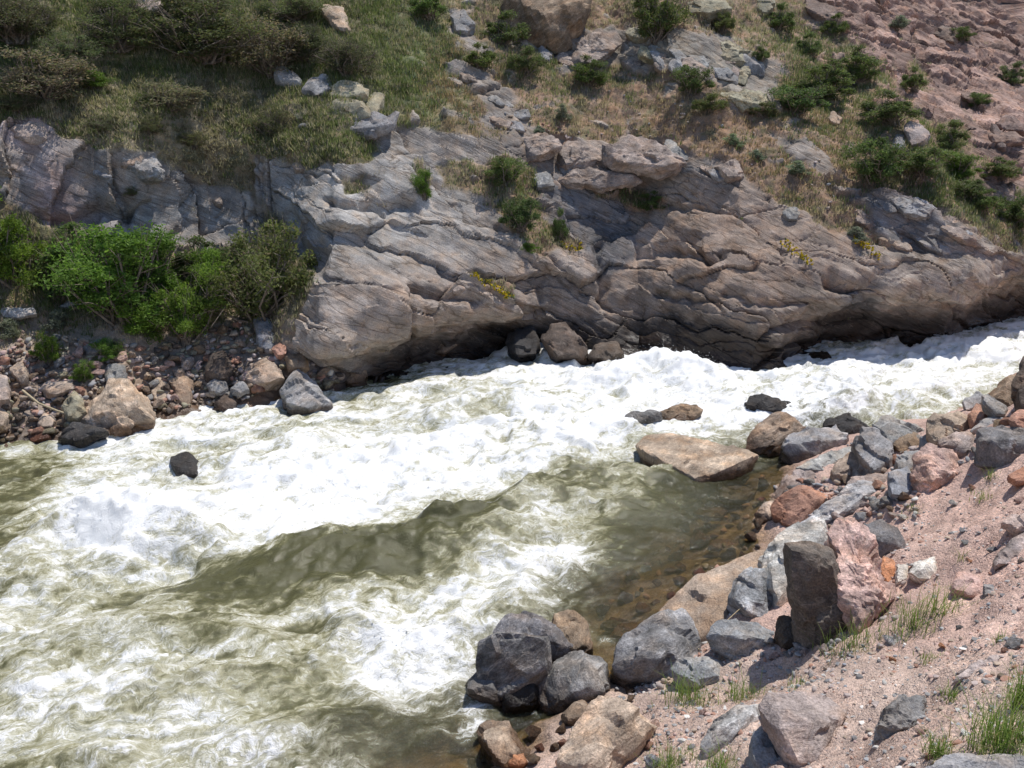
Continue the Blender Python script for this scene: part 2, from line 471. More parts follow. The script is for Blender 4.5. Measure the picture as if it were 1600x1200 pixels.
VEG_IN = [
    [(640, 262), (662, 258), (682, 300), (672, 318), (650, 296)],
    [(690, 260), (760, 250), (790, 238), (835, 270), (846, 320), (870, 358), (905, 388), (850, 404), (800, 384), (790, 335), (750, 306), (700, 284)],
    [(915, 284), (960, 282), (1042, 308), (1036, 332), (990, 326), (930, 312)],
    [(528, 282), (565, 280), (572, 300), (535, 305)],
    [(1270, 20), (1345, 80), (1345, 110), (1270, 90)],
    [(1420, 100), (1450, 110), (1450, 140), (1415, 140)],
    [(1455, 190), (1512, 190), (1512, 232), (1455, 232)],
    [(735, 425), (800, 450), (795, 462), (730, 436)],
    [(1000, 115), (1050, 110), (1120, 150), (1040, 160)],
]
sd = np.full(px.shape, -1e3)
for poly in ROCKS_IN: sd = np.maximum(sd, poly_sd(qx, qy, poly))
for poly in VEG_IN: sd = np.minimum(sd, -poly_sd(qx, qy, poly))
rock = sstep(-5, 6, sd)
# small crumbs of rock breaking through the soil
crumb = sstep(0.42, 0.6, fbm(P * 1.9 + 3, 3)) * (px > 640) * (py < 420)
rock = np.maximum(rock, crumb * 0.9 * sstep(-70, -10, sd))

def blob(cx, cy, rx, ry, ang=0.0):
    c, s = math.cos(math.radians(ang)), math.sin(math.radians(ang))
    a = ((qx - cx) * c + (qy - cy) * s) / rx; b = (-(qx - cx) * s + (qy - cy) * c) / ry
    return np.exp(-(a * a + b * b))

left_cliff = sstep(430, 390, px) * sstep(400, 380, py)
# foliation coordinates: dips down to the right, steep joints on the left cliff
ang = np.radians(30 - 12 * sstep(850, 1050, px) + 55 * left_cliff)
ca, sa = np.cos(ang), np.sin(ang)
S = P[:, 2] * 1.35 + 0.15 * P[:, 1]
wa = 0.30 * fbm(P * 0.9 + 40, 3); wb = 0.30 * fbm(P * 0.9 + 60, 3)
A = P[:, 0] * ca - S * sa + wa
B = P[:, 0] * sa + S * ca + wb
f1, gap, cid, da, db, key = worley(A / 3.3, B / 1.0, 1)
g1, gap2, cid2, ea, eb, key2 = worley(A / 1.5 + 7, B / 0.42 + 3, 5)
h1 = _h(key % 9973, key // 9973, 3); h2 = _h(key % 7919, key // 7919, 8)
blockd = 0.20 * (cid - 0.5) + 0.30 * da * (h1 - 0.5) + 0.34 * db * (h2 - 0.30)
small = 0.06 * (cid2 - 0.5) + 0.12 * eb * (_h(key2 % 6151, key2 // 6151, 4) - 0.3)
crack = -0.10 * np.exp(-gap / 0.022) * (h1 > .4) - 0.03 * np.exp(-gap2 / 0.03) * (cid2 > .5)
FB = np.stack([A * 0.8, B * 5.0, P[:, 1] * 0.8], -1)
layer = fbm(FB, 3, 0.55)
lay2 = ridged(np.stack([A * 1.6, B * 14.0, P[:, 1]], -1), 2)
rough = fbm(P * 3.0, 5, 0.55)
pinkhill = sstep(1230, 1330, px - (py - 100) * 0.45) * sstep(330, 280, py)
disp = rock * (blockd + small + crack + 0.018 * layer + 0.004 * lay2 + 0.03 + 0.024 * rough)
disp += rock * pinkhill * (0.05 * ridged(np.stack([A * .5, B * 1.0, P[:, 1] * .3], -1), 2, .35) + 0.13 * (cid2 - .5) + .03 * rough + .05 * layer + .22 * eb * (_h(key2 % 5333, key2 // 5333, 9) - .3))
soil_d = 0.09 * fbm(P * 1.7 + 9, 4) + 0.03 * fbm(P * 9, 3)
disp += (1 - rock) * soil_d
# deep shelves / dark slots seen in the rock (pixel polyline, depth, width px)
for pl, dp, wd in [([(520, 322), (560, 328), (600, 338), (640, 326)], .22, 7), ([(648, 458), (690, 462), (735, 470)], .28, 9), ([(640, 468), (636, 540)], .12, 5),
                   ([(690, 430), (720, 445), (790, 470), (840, 490)], .10, 5), ([(500, 440), (560, 452), (620, 470)], .10, 5), ([(1000, 395), (1060, 400), (1110, 408)], .2, 7),
                   ([(1085, 395), (1110, 408), (1130, 400)], .2, 6), ([(1135, 460), (1200, 478), (1270, 475)], .14, 6), ([(1010, 460), (1060, 470), (1110, 468), (1130, 480)], .14, 5),
                   ([(930, 390), (950, 440), (945, 480)], .2, 8), ([(1300, 445), (1350, 452)], .35, 12), ([(1020, 310), (1060, 325), (1120, 330)], .14, 6),
                   ([(780, 350), (830, 390), (850, 430), (845, 470)], .15, 6), ([(60, 340), (110, 350), (160, 330), (200, 335)], .3, 9), ([(400, 345), (440, 352)], .2, 6),
                   ([(180, 285), (200, 330), (240, 322)], .1, 4), ([(300, 300), (290, 350), (265, 372)], .1, 4), ([(1230, 560), (1300, 535), (1390, 545)], .3, 16), ([(840, 395), (880, 430), (940, 470)], .12, 5)]:
    d, _, _ = line_d(qx, qy, pl)
    disp -= dp * np.exp(-(d / wd) ** 2) * sstep(-30, 20, sd)
# rounded bulging lips over the river
for (bx, by, rx, ry, am) in [(570, 470, 70, 30, .22), (760, 470, 90, 25, .15), (540, 535, 50, 14, .2), (1200, 500, 70, 40, .18), (1420, 460, 50, 35, .15), (1120, 440, 90, 40, .12), (620, 300, 60, 40, .2)]:
    disp += am * blob(bx, by, rx, ry)
P = P + NR * disp[:, None]
px, py, dep = proj(P)

# surface colours (rock types, dry soil, green turf, painted undercut shade)
n1 = fbm(P * 0.8 + 70, 4)[:, None]; n2 = fbm(P * 2.6 + 90, 3)[:, None]
def C(*c): return np.array(c)[None, :]
def zone(col, new, w): return col + (np.array(new)[None, :] - col) * np.clip(w, 0, 1)[:, None]
rcol = np.tile(C(0.245, 0.218, 0.195), (len(P), 1))
rcol = zone(rcol, (0.315, 0.30, 0.28), blob(560, 340, 190, 110) * 1.2)
rcol = zone(rcol, (0.29, 0.24, 0.205), blob(680, 480, 200, 60))
rcol = zone(rcol, (0.275, 0.212, 0.170), blob(1130, 390, 240, 115) * 1.2)
rcol = zone(rcol, (0.30, 0.245, 0.205), blob(960, 240, 170, 40) * 1.0)
rcol = zone(rcol, (0.31, 0.26, 0.22), blob(1470, 450, 140, 70))
rcol = zone(rcol, (0.275, 0.25, 0.225), left_cliff * 0.95)
rcol = zone(rcol, (0.33, 0.25, 0.24), left_cliff * (blob(75, 300, 45, 60) + blob(100, 350, 60, 40) + blob(40, 200, 50, 30)) * 0.8)
rcol = zone(rcol, (0.33, 0.32, 0.31), left_cliff * blob(280, 340, 120, 45) * 0.6)
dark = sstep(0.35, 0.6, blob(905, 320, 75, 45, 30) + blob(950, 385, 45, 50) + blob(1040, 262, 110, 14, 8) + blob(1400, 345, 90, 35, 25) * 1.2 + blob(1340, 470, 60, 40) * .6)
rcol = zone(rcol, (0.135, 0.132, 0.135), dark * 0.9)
rcol = zone(rcol, (0.26, 0.172, 0.14), pinkhill * 0.95)
rcol = rcol * (1 + pinkhill[:, None] * .7 * (cid2[:, None] - .5))
rcol = zone(rcol, (0.24, 0.215, 0.18), blob(1080, 100, 170, 50, 18) * 1.1)
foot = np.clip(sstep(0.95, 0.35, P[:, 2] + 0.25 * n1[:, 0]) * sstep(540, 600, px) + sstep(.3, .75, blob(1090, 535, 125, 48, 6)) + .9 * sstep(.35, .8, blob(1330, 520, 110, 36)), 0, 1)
rcol = zone(rcol, (0.055, 0.047, 0.042), foot * 0.92)  # wet rock at the waterline, plus shade of the overhangs painted into the colour
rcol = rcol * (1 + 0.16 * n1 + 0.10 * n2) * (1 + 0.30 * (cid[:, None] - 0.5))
scol = np.tile(C(0.22, 0.175, 0.115), (len(P), 1))
scol = zone(scol, (0.27, 0.185, 0.13), sstep(620, 850, px) * 0.9)
scol = zone(scol, (0.14, 0.16, 0.07), blob(640, 110, 70, 90) + blob(240, 60, 330, 70) * 0.7)
scol = zone(scol, (0.29, 0.25, 0.175), blob(300, 210, 170, 70) * 0.9)
scol = zone(scol, (0.09, 0.105, 0.045), sstep(0.1, 0.5, n2[:, 0]) * 0.6)
lb = sstep(470, 520, py) * sstep(600, 520, px)
scol = zone(scol, (0.29, 0.235, 0.19), lb)
scol = scol * (1 + 0.25 * n1)
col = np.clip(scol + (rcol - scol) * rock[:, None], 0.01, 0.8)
wet = np.clip(blob(1090, 545, 130, 38, 8) * 1.5 - 0.25 + 0.25 * n2[:, 0], 0, 1) + sstep(0.40, 0.05, P[:, 2] + 0.12 * n2[:, 0])
wet = np.clip(wet + 0.7 * sstep(0.35, 0.7, blob(1400, 540, 120, 22)), 0, 1)
F = grid_faces(nu, nv)
HILL = dict(P=P, px=px, py=py, dep=dep, N=NR, rock=rock, sd=sd)
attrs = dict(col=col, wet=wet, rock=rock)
# every joint-bounded slab of the bedrock that shows is a piece of its own
fk = key[F[:, 0]]
fr = (rock[F].mean(1) > 0.55) & (px[F[:, 0]] > -60) & (px[F[:, 0]] < 1660) & (py[F[:, 0]] > -40) & (py[F[:, 0]] < 600)
uk, inv, cnt = np.unique(fk[fr], return_inverse=True, return_counts=True)
okk = cnt > 500
sel = np.zeros(len(F), int) - 1
idx = np.nonzero(fr)[0]
rank = np.full(len(uk), -1); rank[np.argsort(-cnt)[:260]] = 1
good = okk & (rank > 0)
sel[idx] = np.where(good[inv], inv, -1)
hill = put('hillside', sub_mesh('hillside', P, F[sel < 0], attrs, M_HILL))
tag(hill, 'steep far hillside of soil and grey and tan bedrock above the river', kind='structure')
order = np.argsort(sel, kind='stable'); ss = sel[order]
starts = np.searchsorted(ss, np.nonzero(good)[0]); ends = np.searchsorted(ss, np.nonzero(good)[0], side='right')
for a_, b_ in zip(starts, ends):
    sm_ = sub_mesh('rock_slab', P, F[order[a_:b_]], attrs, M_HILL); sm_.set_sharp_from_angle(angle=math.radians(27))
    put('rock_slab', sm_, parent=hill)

# ------------------------------------------------------------------ near side: pink gravel bank that runs on below the water
NEAR_PX = [(640, 1330), (720, 1220), (800, 1195), (872, 1125), (900, 1100), (960, 1070), (1030, 1000), (1045, 945), (1100, 905), (1185, 868), (1190, 815),
           (1205, 778), (1240, 730), (1290, 690), (1370, 660), (1450, 660), (1510, 632), (1565, 600), (1610, 560), (1720, 520), (1900, 480)]
_n = [tuple(at_z(x, y)[:2]) for x, y in NEAR_PX]
NEAR = [(-40, -22), (-10, -1.0)] + _n + [(_n[-1][0] + 30, _n[-1][1] + 15)]
FD = [-12, -4, -2.5, -1.0, -0.3, 0, 0.6, 1.2, 2, 3, 4, 5, 6, 8, 12, 30, 80]
FZ = [-1.4, -1.3, -1.0, -0.45, -0.16, 0.0, 0.27, 0.52, 1.0, 1.7, 2.55, 3.3, 3.8, 4.2, 4.4, 5.5, 8]
def near_d(x, y):
    d, s, _ = line_d(x, y, NEAR)
    return d * s
bxs = np.concatenate([np.linspace(-40, -1.6, 40)[:-1], np.arange(-1.6, 8.6, 0.024), np.linspace(8.7, 60, 50)])
bys = np.concatenate([np.linspace(-30, 3.2, 40)[:-1], np.arange(3.2, 14.5, 0.026), np.linspace(14.6, 45, 60)])
BX, BY = np.meshgrid(bxs, bys, indexing='ij')
bx, by = BX.ravel(), BY.ravel()
nd = near_d(bx, by)
z = interp(nd, FD, FZ)
Q = np.stack([bx, by, z], -1)
zz = 0.10 * fbm(Q * 0.8, 3) + 0.045 * fbm(Q * 3.2, 3) + 0.018 * fbm(Q * 13, 3)
z = z + zz * np.where(nd > -1.5, 1, 0.6)
Q[:, 2] = z
bpx, bpy_, bdep = proj(Q)
m1 = fbm(Q * 1.3 + 11, 4)[:, None]; m2 = fbm(Q * 5 + 23, 3)[:, None]
bcol = np.tile(C(0.54, 0.385, 0.325), (len(Q), 1))
bcol = bcol + (C(0.48, 0.375, 0.315) - bcol) * np.clip(sstep(960, 1060, bpy_)[:, None] * 0.8 + 0.35 * m1, 0, 1)
bcol = bcol * (1 + 0.12 * m1 + 0.10 * m2)
und = sstep(0.16, -0.06, Q[:, 2])[:, None]
bed = C(0.21, 0.145, 0.09) * (1 + 0.5 * m2 + 0.3 * m1)
bcol = np.clip(bcol + (bed - bcol) * und, 0.01, 0.8)
BF = grid_faces(len(bxs), len(bys))
keep = (nd[BF].max(1) > -6.5)
bank = put('ground', sub_mesh('ground', Q, BF[keep], dict(col=bcol), M_SOIL))
tag(bank, 'pink gravelly soil of the near bank sloping down under the water', kind='structure')

# ------------------------------------------------------------------ lookups from a pixel to the surfaces
BIN = 4
def make_lookup(pts, x, y, d):
    m = (x > -300) & (x < 1900) & (y > -200) & (y < 1500) & (d > 1)
    ii = np.nonzero(m)[0]
    bxi = ((x[ii] + 300) // BIN).astype(int); byi = ((y[ii] + 200) // BIN).astype(int)
    W = 2200 // BIN + 1
    keyb = byi * W + bxi
    od = np.lexsort((d[ii], keyb)); kk = keyb[od]
    first = np.concatenate([[True], kk[1:] != kk[:-1]])
    tab = {int(k): int(i) for k, i in zip(kk[first], ii[od][first])}
    def look(u, v):
        cx, cy = int((u + 300) // BIN), int((v + 200) // BIN)
        for r in range(0, 14):
            best = None
            for i in range(-r, r + 1):
                for j in range(-r, r + 1):
                    if max(abs(i), abs(j)) != r: continue
                    t = tab.get((cy + j) * W + cx + i)
                    if t is not None and (best is None or d[t] < d[best]): best = t
            if best is not None: return best
        return None
    return look
look_hill = make_lookup(P, px, py, dep)
look_bank = make_lookup(Q, bpx, bpy_, bdep)
def on_hill(u, v):
    i = look_hill(u, v); return P[i].copy(), NR[i], dep[i]
def on_bank(u, v):
    i = look_bank(u, v); return Q[i].copy(), bdep[i]

# ------------------------------------------------------------------ the river
def river():
    wxs = np.arange(-12.5, 18.0, 0.036)
    wys = [4.4]
    while wys[-1] < 25: wys.append(wys[-1] + 0.0023 * wys[-1])
    wys = np.array(wys)
    GX, GY = np.meshgrid(wxs, wys, indexing='ij')
    F4 = grid_faces(len(wxs), len(wys))
    x, y = GX.ravel(), GY.ravel()
    # only between the banks (with an overlap under both)
    d_n = near_d(x, y); d_f = far_y(x) + 1.3 - y
    inside = (d_n < 0.5) & (d_f > 0)
    Z0 = np.zeros_like(x)
    p0x, p0y, p0d = proj(np.stack([x, y, Z0], -1))
    vis = (p0x > -260) & (p0x < 1860) & (p0y < 1420)
    keepv = inside & vis
    F4 = F4[keepv[F4].all(1)]
    ids, invf = np.unique(F4, return_inverse=True); F4 = invf.reshape(F4.shape)
    x, y = x[ids], y[ids]; px0, py0 = p0x[ids], p0y[ids]; d_n = d_n[ids]; d_f = d_f[ids]
    fl = np.array([-0.87, -0.49]); fp = np.array([0.49, -0.87])
    a = x * fl[0] + y * fl[1]; b = x * fp[0] + y * fp[1]
    P2 = np.stack([x, y, np.zeros_like(x)], -1)
    FL = np.stack([a * 0.55, b * 1.0, np.zeros_like(a)], -1)
    w1 = fbm(P2 * 0.9 + 3, 3); w2 = fbm(P2 * 0.9 + 53, 3)
    qx = px0 + 26 * w1; qy = py0 + 16 * w2
    def bl(cx, cy, rx, ry, ang=0.0):
        c, s = math.cos(math.radians(ang)), math.sin(math.radians(ang))
        u = ((qx - cx) * c + (qy - cy) * s) / rx; v = (-(qx - cx) * s + (qy - cy) * c) / ry
        return np.exp(-(u * u + v * v))
    foam = np.full(x.shape, 0.27)
    for t in [(560, 770, 330, 62, -8, .75), (450, 800, 130, 36, 0, .5), (880, 690, 230, 50, -10, .55), (1250, 610, 350, 60, -8, .70), (1500, 560, 200, 40, -15, .6), (950, 590, 220, 40, 5, .6),
              (600, 650, 220, 50, -10, .25), (260, 672, 170, 26, -12, .5), (170, 790, 120, 55, 25, .6), (200, 850, 120, 36, 12, .6), (450, 850, 110, 20, -10, .5),
              (835, 790, 60, 40, 20, .40), (860, 870, 50, 60, 0, .35), (770, 925, 110, 45, -25, .5), (640, 1010, 80, 50, -40, .7), (625, 1080, 45, 50, 0, .5), (560, 985, 50, 45, 0, .25),
              (60, 960, 90, 60, 0, .30), (100, 1070, 140, 70, 0, .30), (250, 1050, 150, 40, -10, .25), (150, 1180, 220, 50, 0, .25), (340, 1140, 130, 50, 0, .25), (740, 1120, 35, 60, 0, .4), (700, 1010, 60, 60, 0, .3),
              (60, 740, 90, 36, -5, -.65), (0, 810, 60, 40, 0, -.4), (640, 845, 240, 42, -12, -.62), (890, 768, 140, 40, -20, -.52), (1090, 800, 125, 80, -30, -.75), (930, 800, 60, 50, 30, .10), (900, 890, 60, 50, 0, .16), (1090, 900, 130, 80, 0, -.6), (960, 935, 80, 40, 0, -.4),
              (560, 890, 150, 40, -5, -.42), (330, 915, 130, 32, -5, -.5), (310, 1008, 80, 22, 0, -.40), (440, 1110, 70, 40, -20, -.42), (550, 1150, 90, 50, 0, -.42), (660, 1160, 60, 50, 0, -.3),
              (600, 600, 70, 16, -12, -.3), (820, 1150, 60, 60, 0, -.5), (1420, 595, 60, 10, -8, -.35), (700, 660, 60, 18, 0, -.15), (760, 640, 110, 18, -8, -.15), (480, 680, 100, 16, -10, -.12)]:
        foam += t[5] * bl(*t[:5])
    foam -= 0.5 * sstep(-0.9, 0.1, d_n) * sstep(1400, 1200, px0)
    z = np.zeros_like(x)
    # standing waves, each a crest line in the river
    def crest(pts, h, wf, wb):
        nonlocal z
        W = [at_z(u, v, h)[:2] for u, v in pts]
        d, s, t = line_d(x + 0.25 * w1 + .06 * w3, y + 0.25 * w2 + .06 * w4, W)
        w = np.where(s > 0, wf, wb)
        e = np.exp(-(d / w) ** 2) if h < 0 else np.exp(-(d / w) ** 1.35)
        z = np.maximum(z, h * e * (0.55 + 0.45 * np.sin(np.pi * np.clip(t, 0.02, 0.98)))) if h > 0 else z + h * e
    w3 = fbm(P2 * 3.1 + 13, 2); w4 = fbm(P2 * 3.1 + 63, 2)
    crest([(430, 830), (510, 818), (600, 815), (660, 800), (720, 788), (780, 776), (850, 747), (930, 722), (1000, 712)], .46, .95, .32)
    crest([(60, 800), (130, 778), (250, 785), (330, 805), (400, 822)], .48, .8, .4)
    crest([(40, 850), (120, 835), (200, 850), (270, 850)], .36, .5, .4)
    crest([(950, 562), (1040, 550), (1110, 578), (1160, 600)], .40, .8, .6)
    crest([(1180, 600), (1300, 585), (1420, 565)], .36, .7, .5)
    crest([(1240, 630), (1360, 612), (1480, 585)], .30, .5, .4)
    crest([(560, 690), (700, 668), (850, 640)], .34, .8, .5)
    crest([(420, 740), (540, 725), (680, 718)], .30, .7, .5)
    crest([(300, 705), (420, 690), (520, 650)], .34, .6, .5)
    crest([(640, 640), (760, 615), (880, 600)], .30, .6, .5)
    crest([(850, 660), (960, 640), (1060, 665)], .34, .7, .5)
    crest([(760, 720), (860, 700), (960, 690)], .26, .5, .4)
    crest([(330, 845), (450, 838), (560, 842)], .30, .45, .35)
    crest([(60, 975), (180, 960), (300, 965), (430, 985)], .30, .6, .35)
    crest([(505, 1000), (525, 960), (560, 945), (600, 960), (612, 995)], .30, .30, .18)
    crest([(600, 1000), (700, 960), (800, 925), (860, 870)], .24, .4, .3)
    crest([(840, 800), (880, 840), (870, 900)], .16, .3, .25)
    crest([(60, 1080), (200, 1050), (400, 1040)], .26, .5, .35)
    crest([(300, 1150), (450, 1120), (600, 1110)], .20, .4, .3)
    crest([(30, 1180), (150, 1150), (260, 1165)], .22, .4, .3)
    hump = at_z(690, 778, 0.60)
    z = np.maximum(z, 0.58 * np.exp(-(((x - hump[0]) / .42) ** 2 + ((y - hump[1]) / .34) ** 2)))
    crest([(130, 895), (210, 930), (300, 915), (380, 890)], -.25, .45, .35)
    big_z = z.copy()
    f = np.clip(foam, 0, 1)
    calm = np.clip(sstep(-1.3, -0.1, d_n) * sstep(1300, 1150, px0) + 0.55 * bl(1110, 830, 100, 90), 0, 1)
    amp = (0.65 + 0.5 * f) * (1 - 0.7 * calm)
    FW = np.stack([a * .5 + .8 * w1 + .2 * w3, b * 1.15 + .8 * w2 + .2 * w4, 0 * a], -1)
    fine = 0.17 * fbm(FW * .8 + 7, 3, .42) + 0.030 * ridged(FW * 1.9 + 2, 2, .5) + 0.016 * fbm(FW * 6 + 4, 3)
    z += amp * (fine - .02)
    z += 0.011 * amp * ridged(np.stack([a * 5, b * 9, 0 * a], -1) + 1.2 * w3[:, None], 3) + 0.006 * f * fbm(P2 * 30, 2)
    z += (0.010 + .006 * calm) * fbm(FL * 14 + w3[:, None], 3)
    z -= 0.05 * calm
    # torn foam: streaks folded along the flow, white on the crests and olive in the troughs
    warp = np.stack([0.55 * w1 + .16 * w3, 0.55 * w2 + .16 * w4, 0 * w1], -1)
    SF = np.stack([a * 0.8, b * 2.4, 0 * a], -1)
    st = fbm(SF * 1.3 + warp * 2.2 + 5, 5, 0.62); lace = ridged(P2 * 2.4 + warp * 3 + 13, 5, 0.65)
    core = bl(520, 785, 230, 40, -6) + .6 * bl(200, 855, 110, 36, 12) + .5 * bl(640, 1020, 60, 60, 0) + .5 * bl(1050, 560, 90, 24, 15)
    foam2 = np.minimum(foam, .80) * 0.72 + .36 * core + 0.38 * st + 0.08 * lace + 0.9 * amp * fine + .13 * sstep(760, 660, py0 + .12 * (px0 - 800)) * sstep(.05, .5, foam) + .10 * sstep(.15, .4, big_z) * (foam > .35)
    shallow = np.clip(sstep(-2.0, -0.3, d_n + .35 * w1) * sstep(1420, 1250, px0), 0, 1)
    V = np.stack([x, y, z], -1)
    return V, F4, dict(foam=foam2, shallow=shallow, base=foam), z

def water_material():
    m, nt, bs = new_mat('white_water')
    geo = nt.nodes.new('ShaderNodeNewGeometry'); pos = geo.outputs['Position']
    fo = N(nt, 'ShaderNodeAttribute', attribute_name='foam').outputs['Fac']
    sh = N(nt, 'ShaderNodeAttribute', attribute_name='shallow').outputs['Fac']
    nz = nt.nodes.new('ShaderNodeTexNoise'); nz.inputs['Scale'].default_value = 3.0; nz.inputs['Detail'].default_value = 4
    nt.links.new(pos, nz.inputs['Vector'])
    wv = nt.nodes.new('ShaderNodeVectorMath'); wv.operation = 'SCALE'; wv.inputs['Scale'].default_value = 0.5
    nt.links.new(nz.outputs['Color'], wv.inputs[0])
    ad = nt.nodes.new('ShaderNodeVectorMath'); nt.links.new(pos, ad.inputs[0]); nt.links.new(wv.outputs[0], ad.inputs[1])
    fr_ = nt.nodes.new('ShaderNodeVectorRotate'); fr_.rotation_type = 'Z_AXIS'; fr_.inputs['Angle'].default_value = math.radians(-29)
    nt.links.new(ad.outputs[0], fr_.inputs['Vector'])
    fl = mapping(nt, fr_.outputs[0], scale=(0.75, 2.3, 1.0))
    vo = nt.nodes.new('ShaderNodeTexVoronoi'); vo.feature = 'DISTANCE_TO_EDGE'; vo.inputs['Scale'].default_value = 4.2
    nt.links.new(fl, vo.inputs['Vector'])
    lace = ramp(nt, vo.outputs['Distance'], [(0.0, 1.0), (0.10, 0.35), (0.28, 0.0)])
    n1 = noise_n(nt, fl, 2.6, 8, 0.64, 0.6)
    n2 = noise_n(nt, ad.outputs[0], 24.0, 6, 0.75, 0.3)
    def filament(scale, dist, det, pw):
        n_ = noise_n(nt, fl, scale, det, 0.55, dist)
        e = math_n(nt, 'SUBTRACT', 1.0, math_n(nt, 'MULTIPLY', math_n(nt, 'ABSOLUTE', math_n(nt, 'SUBTRACT', n_, 0.5)), 7.0), True)
        return math_n(nt, 'POWER', e, pw)
    fil = math_n(nt, 'ADD', filament(2.2, 1.6, 4, 2.0), math_n(nt, 'MULTIPLY', filament(6.5, 1.2, 4, 2.0), 0.65))
    v = math_n(nt, 'ADD', fo, math_n(nt, 'MULTIPLY', math_n(nt, 'SUBTRACT', n1, 0.5), 0.9))
    v = math_n(nt, 'ADD', v, math_n(nt, 'MULTIPLY', math_n(nt, 'SUBTRACT', n2, 0.5), 0.60))
    v = math_n(nt, 'ADD', v, math_n(nt, 'MULTIPLY', fil, ramp(nt, fo, [(0.0, 0.04), (0.32, 0.30), (0.9, 0.12)])))
    white = ramp(nt, v, [(0.52, 0.0), (0.75, 0.45), (1.05, 1.0)])
    vs = math_n(nt, 'MULTIPLY', v, 0.8)
    c = ramp(nt, vs, [(0.0, (0.082, 0.080, 0.037)), (0.18, (0.140, 0.134, 0.068)), (0.36, (0.31, 0.295, 0.185)), (0.57, (0.58, 0.565, 0.45)), (0.72, (0.85, 0.85, 0.83))])
    nt.links.new(c, bs.inputs['Base Color'])
    r = nt.nodes.new('ShaderNodeMapRange'); r.inputs['To Min'].default_value = 0.12; r.inputs['To Max'].default_value = 0.75
    nt.links.new(white, r.inputs['Value']); nt.links.new(r.outputs[0], bs.inputs['Roughness'])
    bs.inputs['IOR'].default_value = 1.33
    bp = nt.nodes.new('ShaderNodeBump'); bp.inputs['Strength'].default_value = 0.6; bp.inputs['Distance'].default_value = 0.05
    hh = math_n(nt, 'ADD', math_n(nt, 'MULTIPLY', n1, 0.7), math_n(nt, 'ADD', math_n(nt, 'MULTIPLY', n2, 0.30), math_n(nt, 'MULTIPLY', white, 0.5)))
    nt.links.new(hh, bp.inputs['Height']); nt.links.new(bp.outputs[0], bs.inputs['Normal'])
    # clear water over the shallows
    gl = nt.nodes.new('ShaderNodeBsdfGlossy'); gl.inputs['Roughness'].default_value = 0.08
    nt.links.new(bp.outputs[0], gl.inputs['Normal'])
    tr = nt.nodes.new('ShaderNodeBsdfTransparent'); tr.inputs['Color'].default_value = (0.80, 0.74, 0.54, 1)
    fr = nt.nodes.new('ShaderNodeFresnel'); fr.inputs['IOR'].default_value = 1.33
    nt.links.new(bp.outputs[0], fr.inputs['Normal'])
    clear = nt.nodes.new('ShaderNodeMixShader')
    nt.links.new(fr.outputs[0], clear.inputs[0]); nt.links.new(tr.outputs[0], clear.inputs[1]); nt.links.new(gl.outputs[0], clear.inputs[2])
    k = math_n(nt, 'MULTIPLY', math_n(nt, 'MULTIPLY', sh, 0.8), math_n(nt, 'SUBTRACT', 1.0, white), True)
    mx = nt.nodes.new('ShaderNodeMixShader')
    nt.links.new(k, mx.inputs[0]); nt.links.new(bs.outputs[0], mx.inputs[1]); nt.links.new(clear.outputs[0], mx.inputs[2])
    nt.links.new(mx.outputs[0], nt.nodes['Material Output'].inputs['Surface'])
    return m
M_WATER = water_material()
WV, WF, WA, WZ = river()
def spray():
    sel_ = np.nonzero((WA['base'] > .55) & (WA['foam'] > .75) & (WZ > .12))[0]
    pk = rng.choice(sel_, 6000); n = len(pk)
    hgt = .01 + .12 * rng.random(n) ** 3.5
    c = WV[pk] + np.stack([rng.normal(0, .05, n), rng.normal(0, .05, n), hgt], -1)
    r = .003 + .007 * rng.random(n) ** 3
    T = np.array([[1, 1, 1], [1, -1, -1], [-1, 1, -1], [-1, -1, 1]]) * .7
    V = c[:, None, :] + T[None] * r[:, None, None] * rng.uniform(.6, 1.4, (n, 4, 1))
    Fc = np.array([[0, 1, 2], [0, 3, 1], [0, 2, 3], [1, 3, 2]])[None] + (np.arange(n) * 4)[:, None, None]
    return mesh_np('spray', V.reshape(-1, 3), Fc.reshape(-1, 3), mat=M_SPRAY)
M_SPRAY, _nt, _bs = new_mat('spray_drop')
_bs.inputs['Base Color'].default_value = (.85, .85, .83, 1); _bs.inputs['Roughness'].default_value = .3
tag(put('spray', spray()), 'flying spray drops above the breaking crests', kind='stuff')
river_o = put('river', mesh_np('river', WV, WF, WA, mat=M_WATER))
tag(river_o, 'foaming white and olive green rapids of the mountain river', kind='structure')

_wpx, _wpy, _wd = proj(WV)
look_water = make_lookup(WV, _wpx, _wpy, _wd)
def water_depth(u, v):
    i = look_water(u, v)
    return float(_wd[i]) if i is not None else float((at_z(u, v, 0) - CAMP) @ FWD)
# ------------------------------------------------------------------ rocks
def ico(sub):
    bm = bmesh.new(); bmesh.ops.create_icosphere(bm, subdivisions=sub, radius=1.0)
    V = np.array([v.co[:] for v in bm.verts]); Fc = np.array([[v.index for v in f.verts] for f in bm.faces]); bm.free()
    return V, Fc
ICO = {k: ico(k) for k in (1, 2, 3, 4, 5)}

def hull_planes(pts):
    bm = bmesh.new()
    for p in pts: bm.verts.new(p)
    bmesh.ops.convex_hull(bm, input=bm.verts, use_existing_faces=False)
    bm.normal_update()
    pl = {}
    for f in bm.faces:
        n = f.normal
        if n.length < 0.5: continue
        d = n.dot(f.verts[0].co)
        if d < 0: n, d = -n, -d
        pl[(round(n.x, 2), round(n.y, 2), round(n.z, 2))] = (n.x, n.y, n.z, max(d, 0.03))
    bm.free()
    return np.array(list(pl.values()))

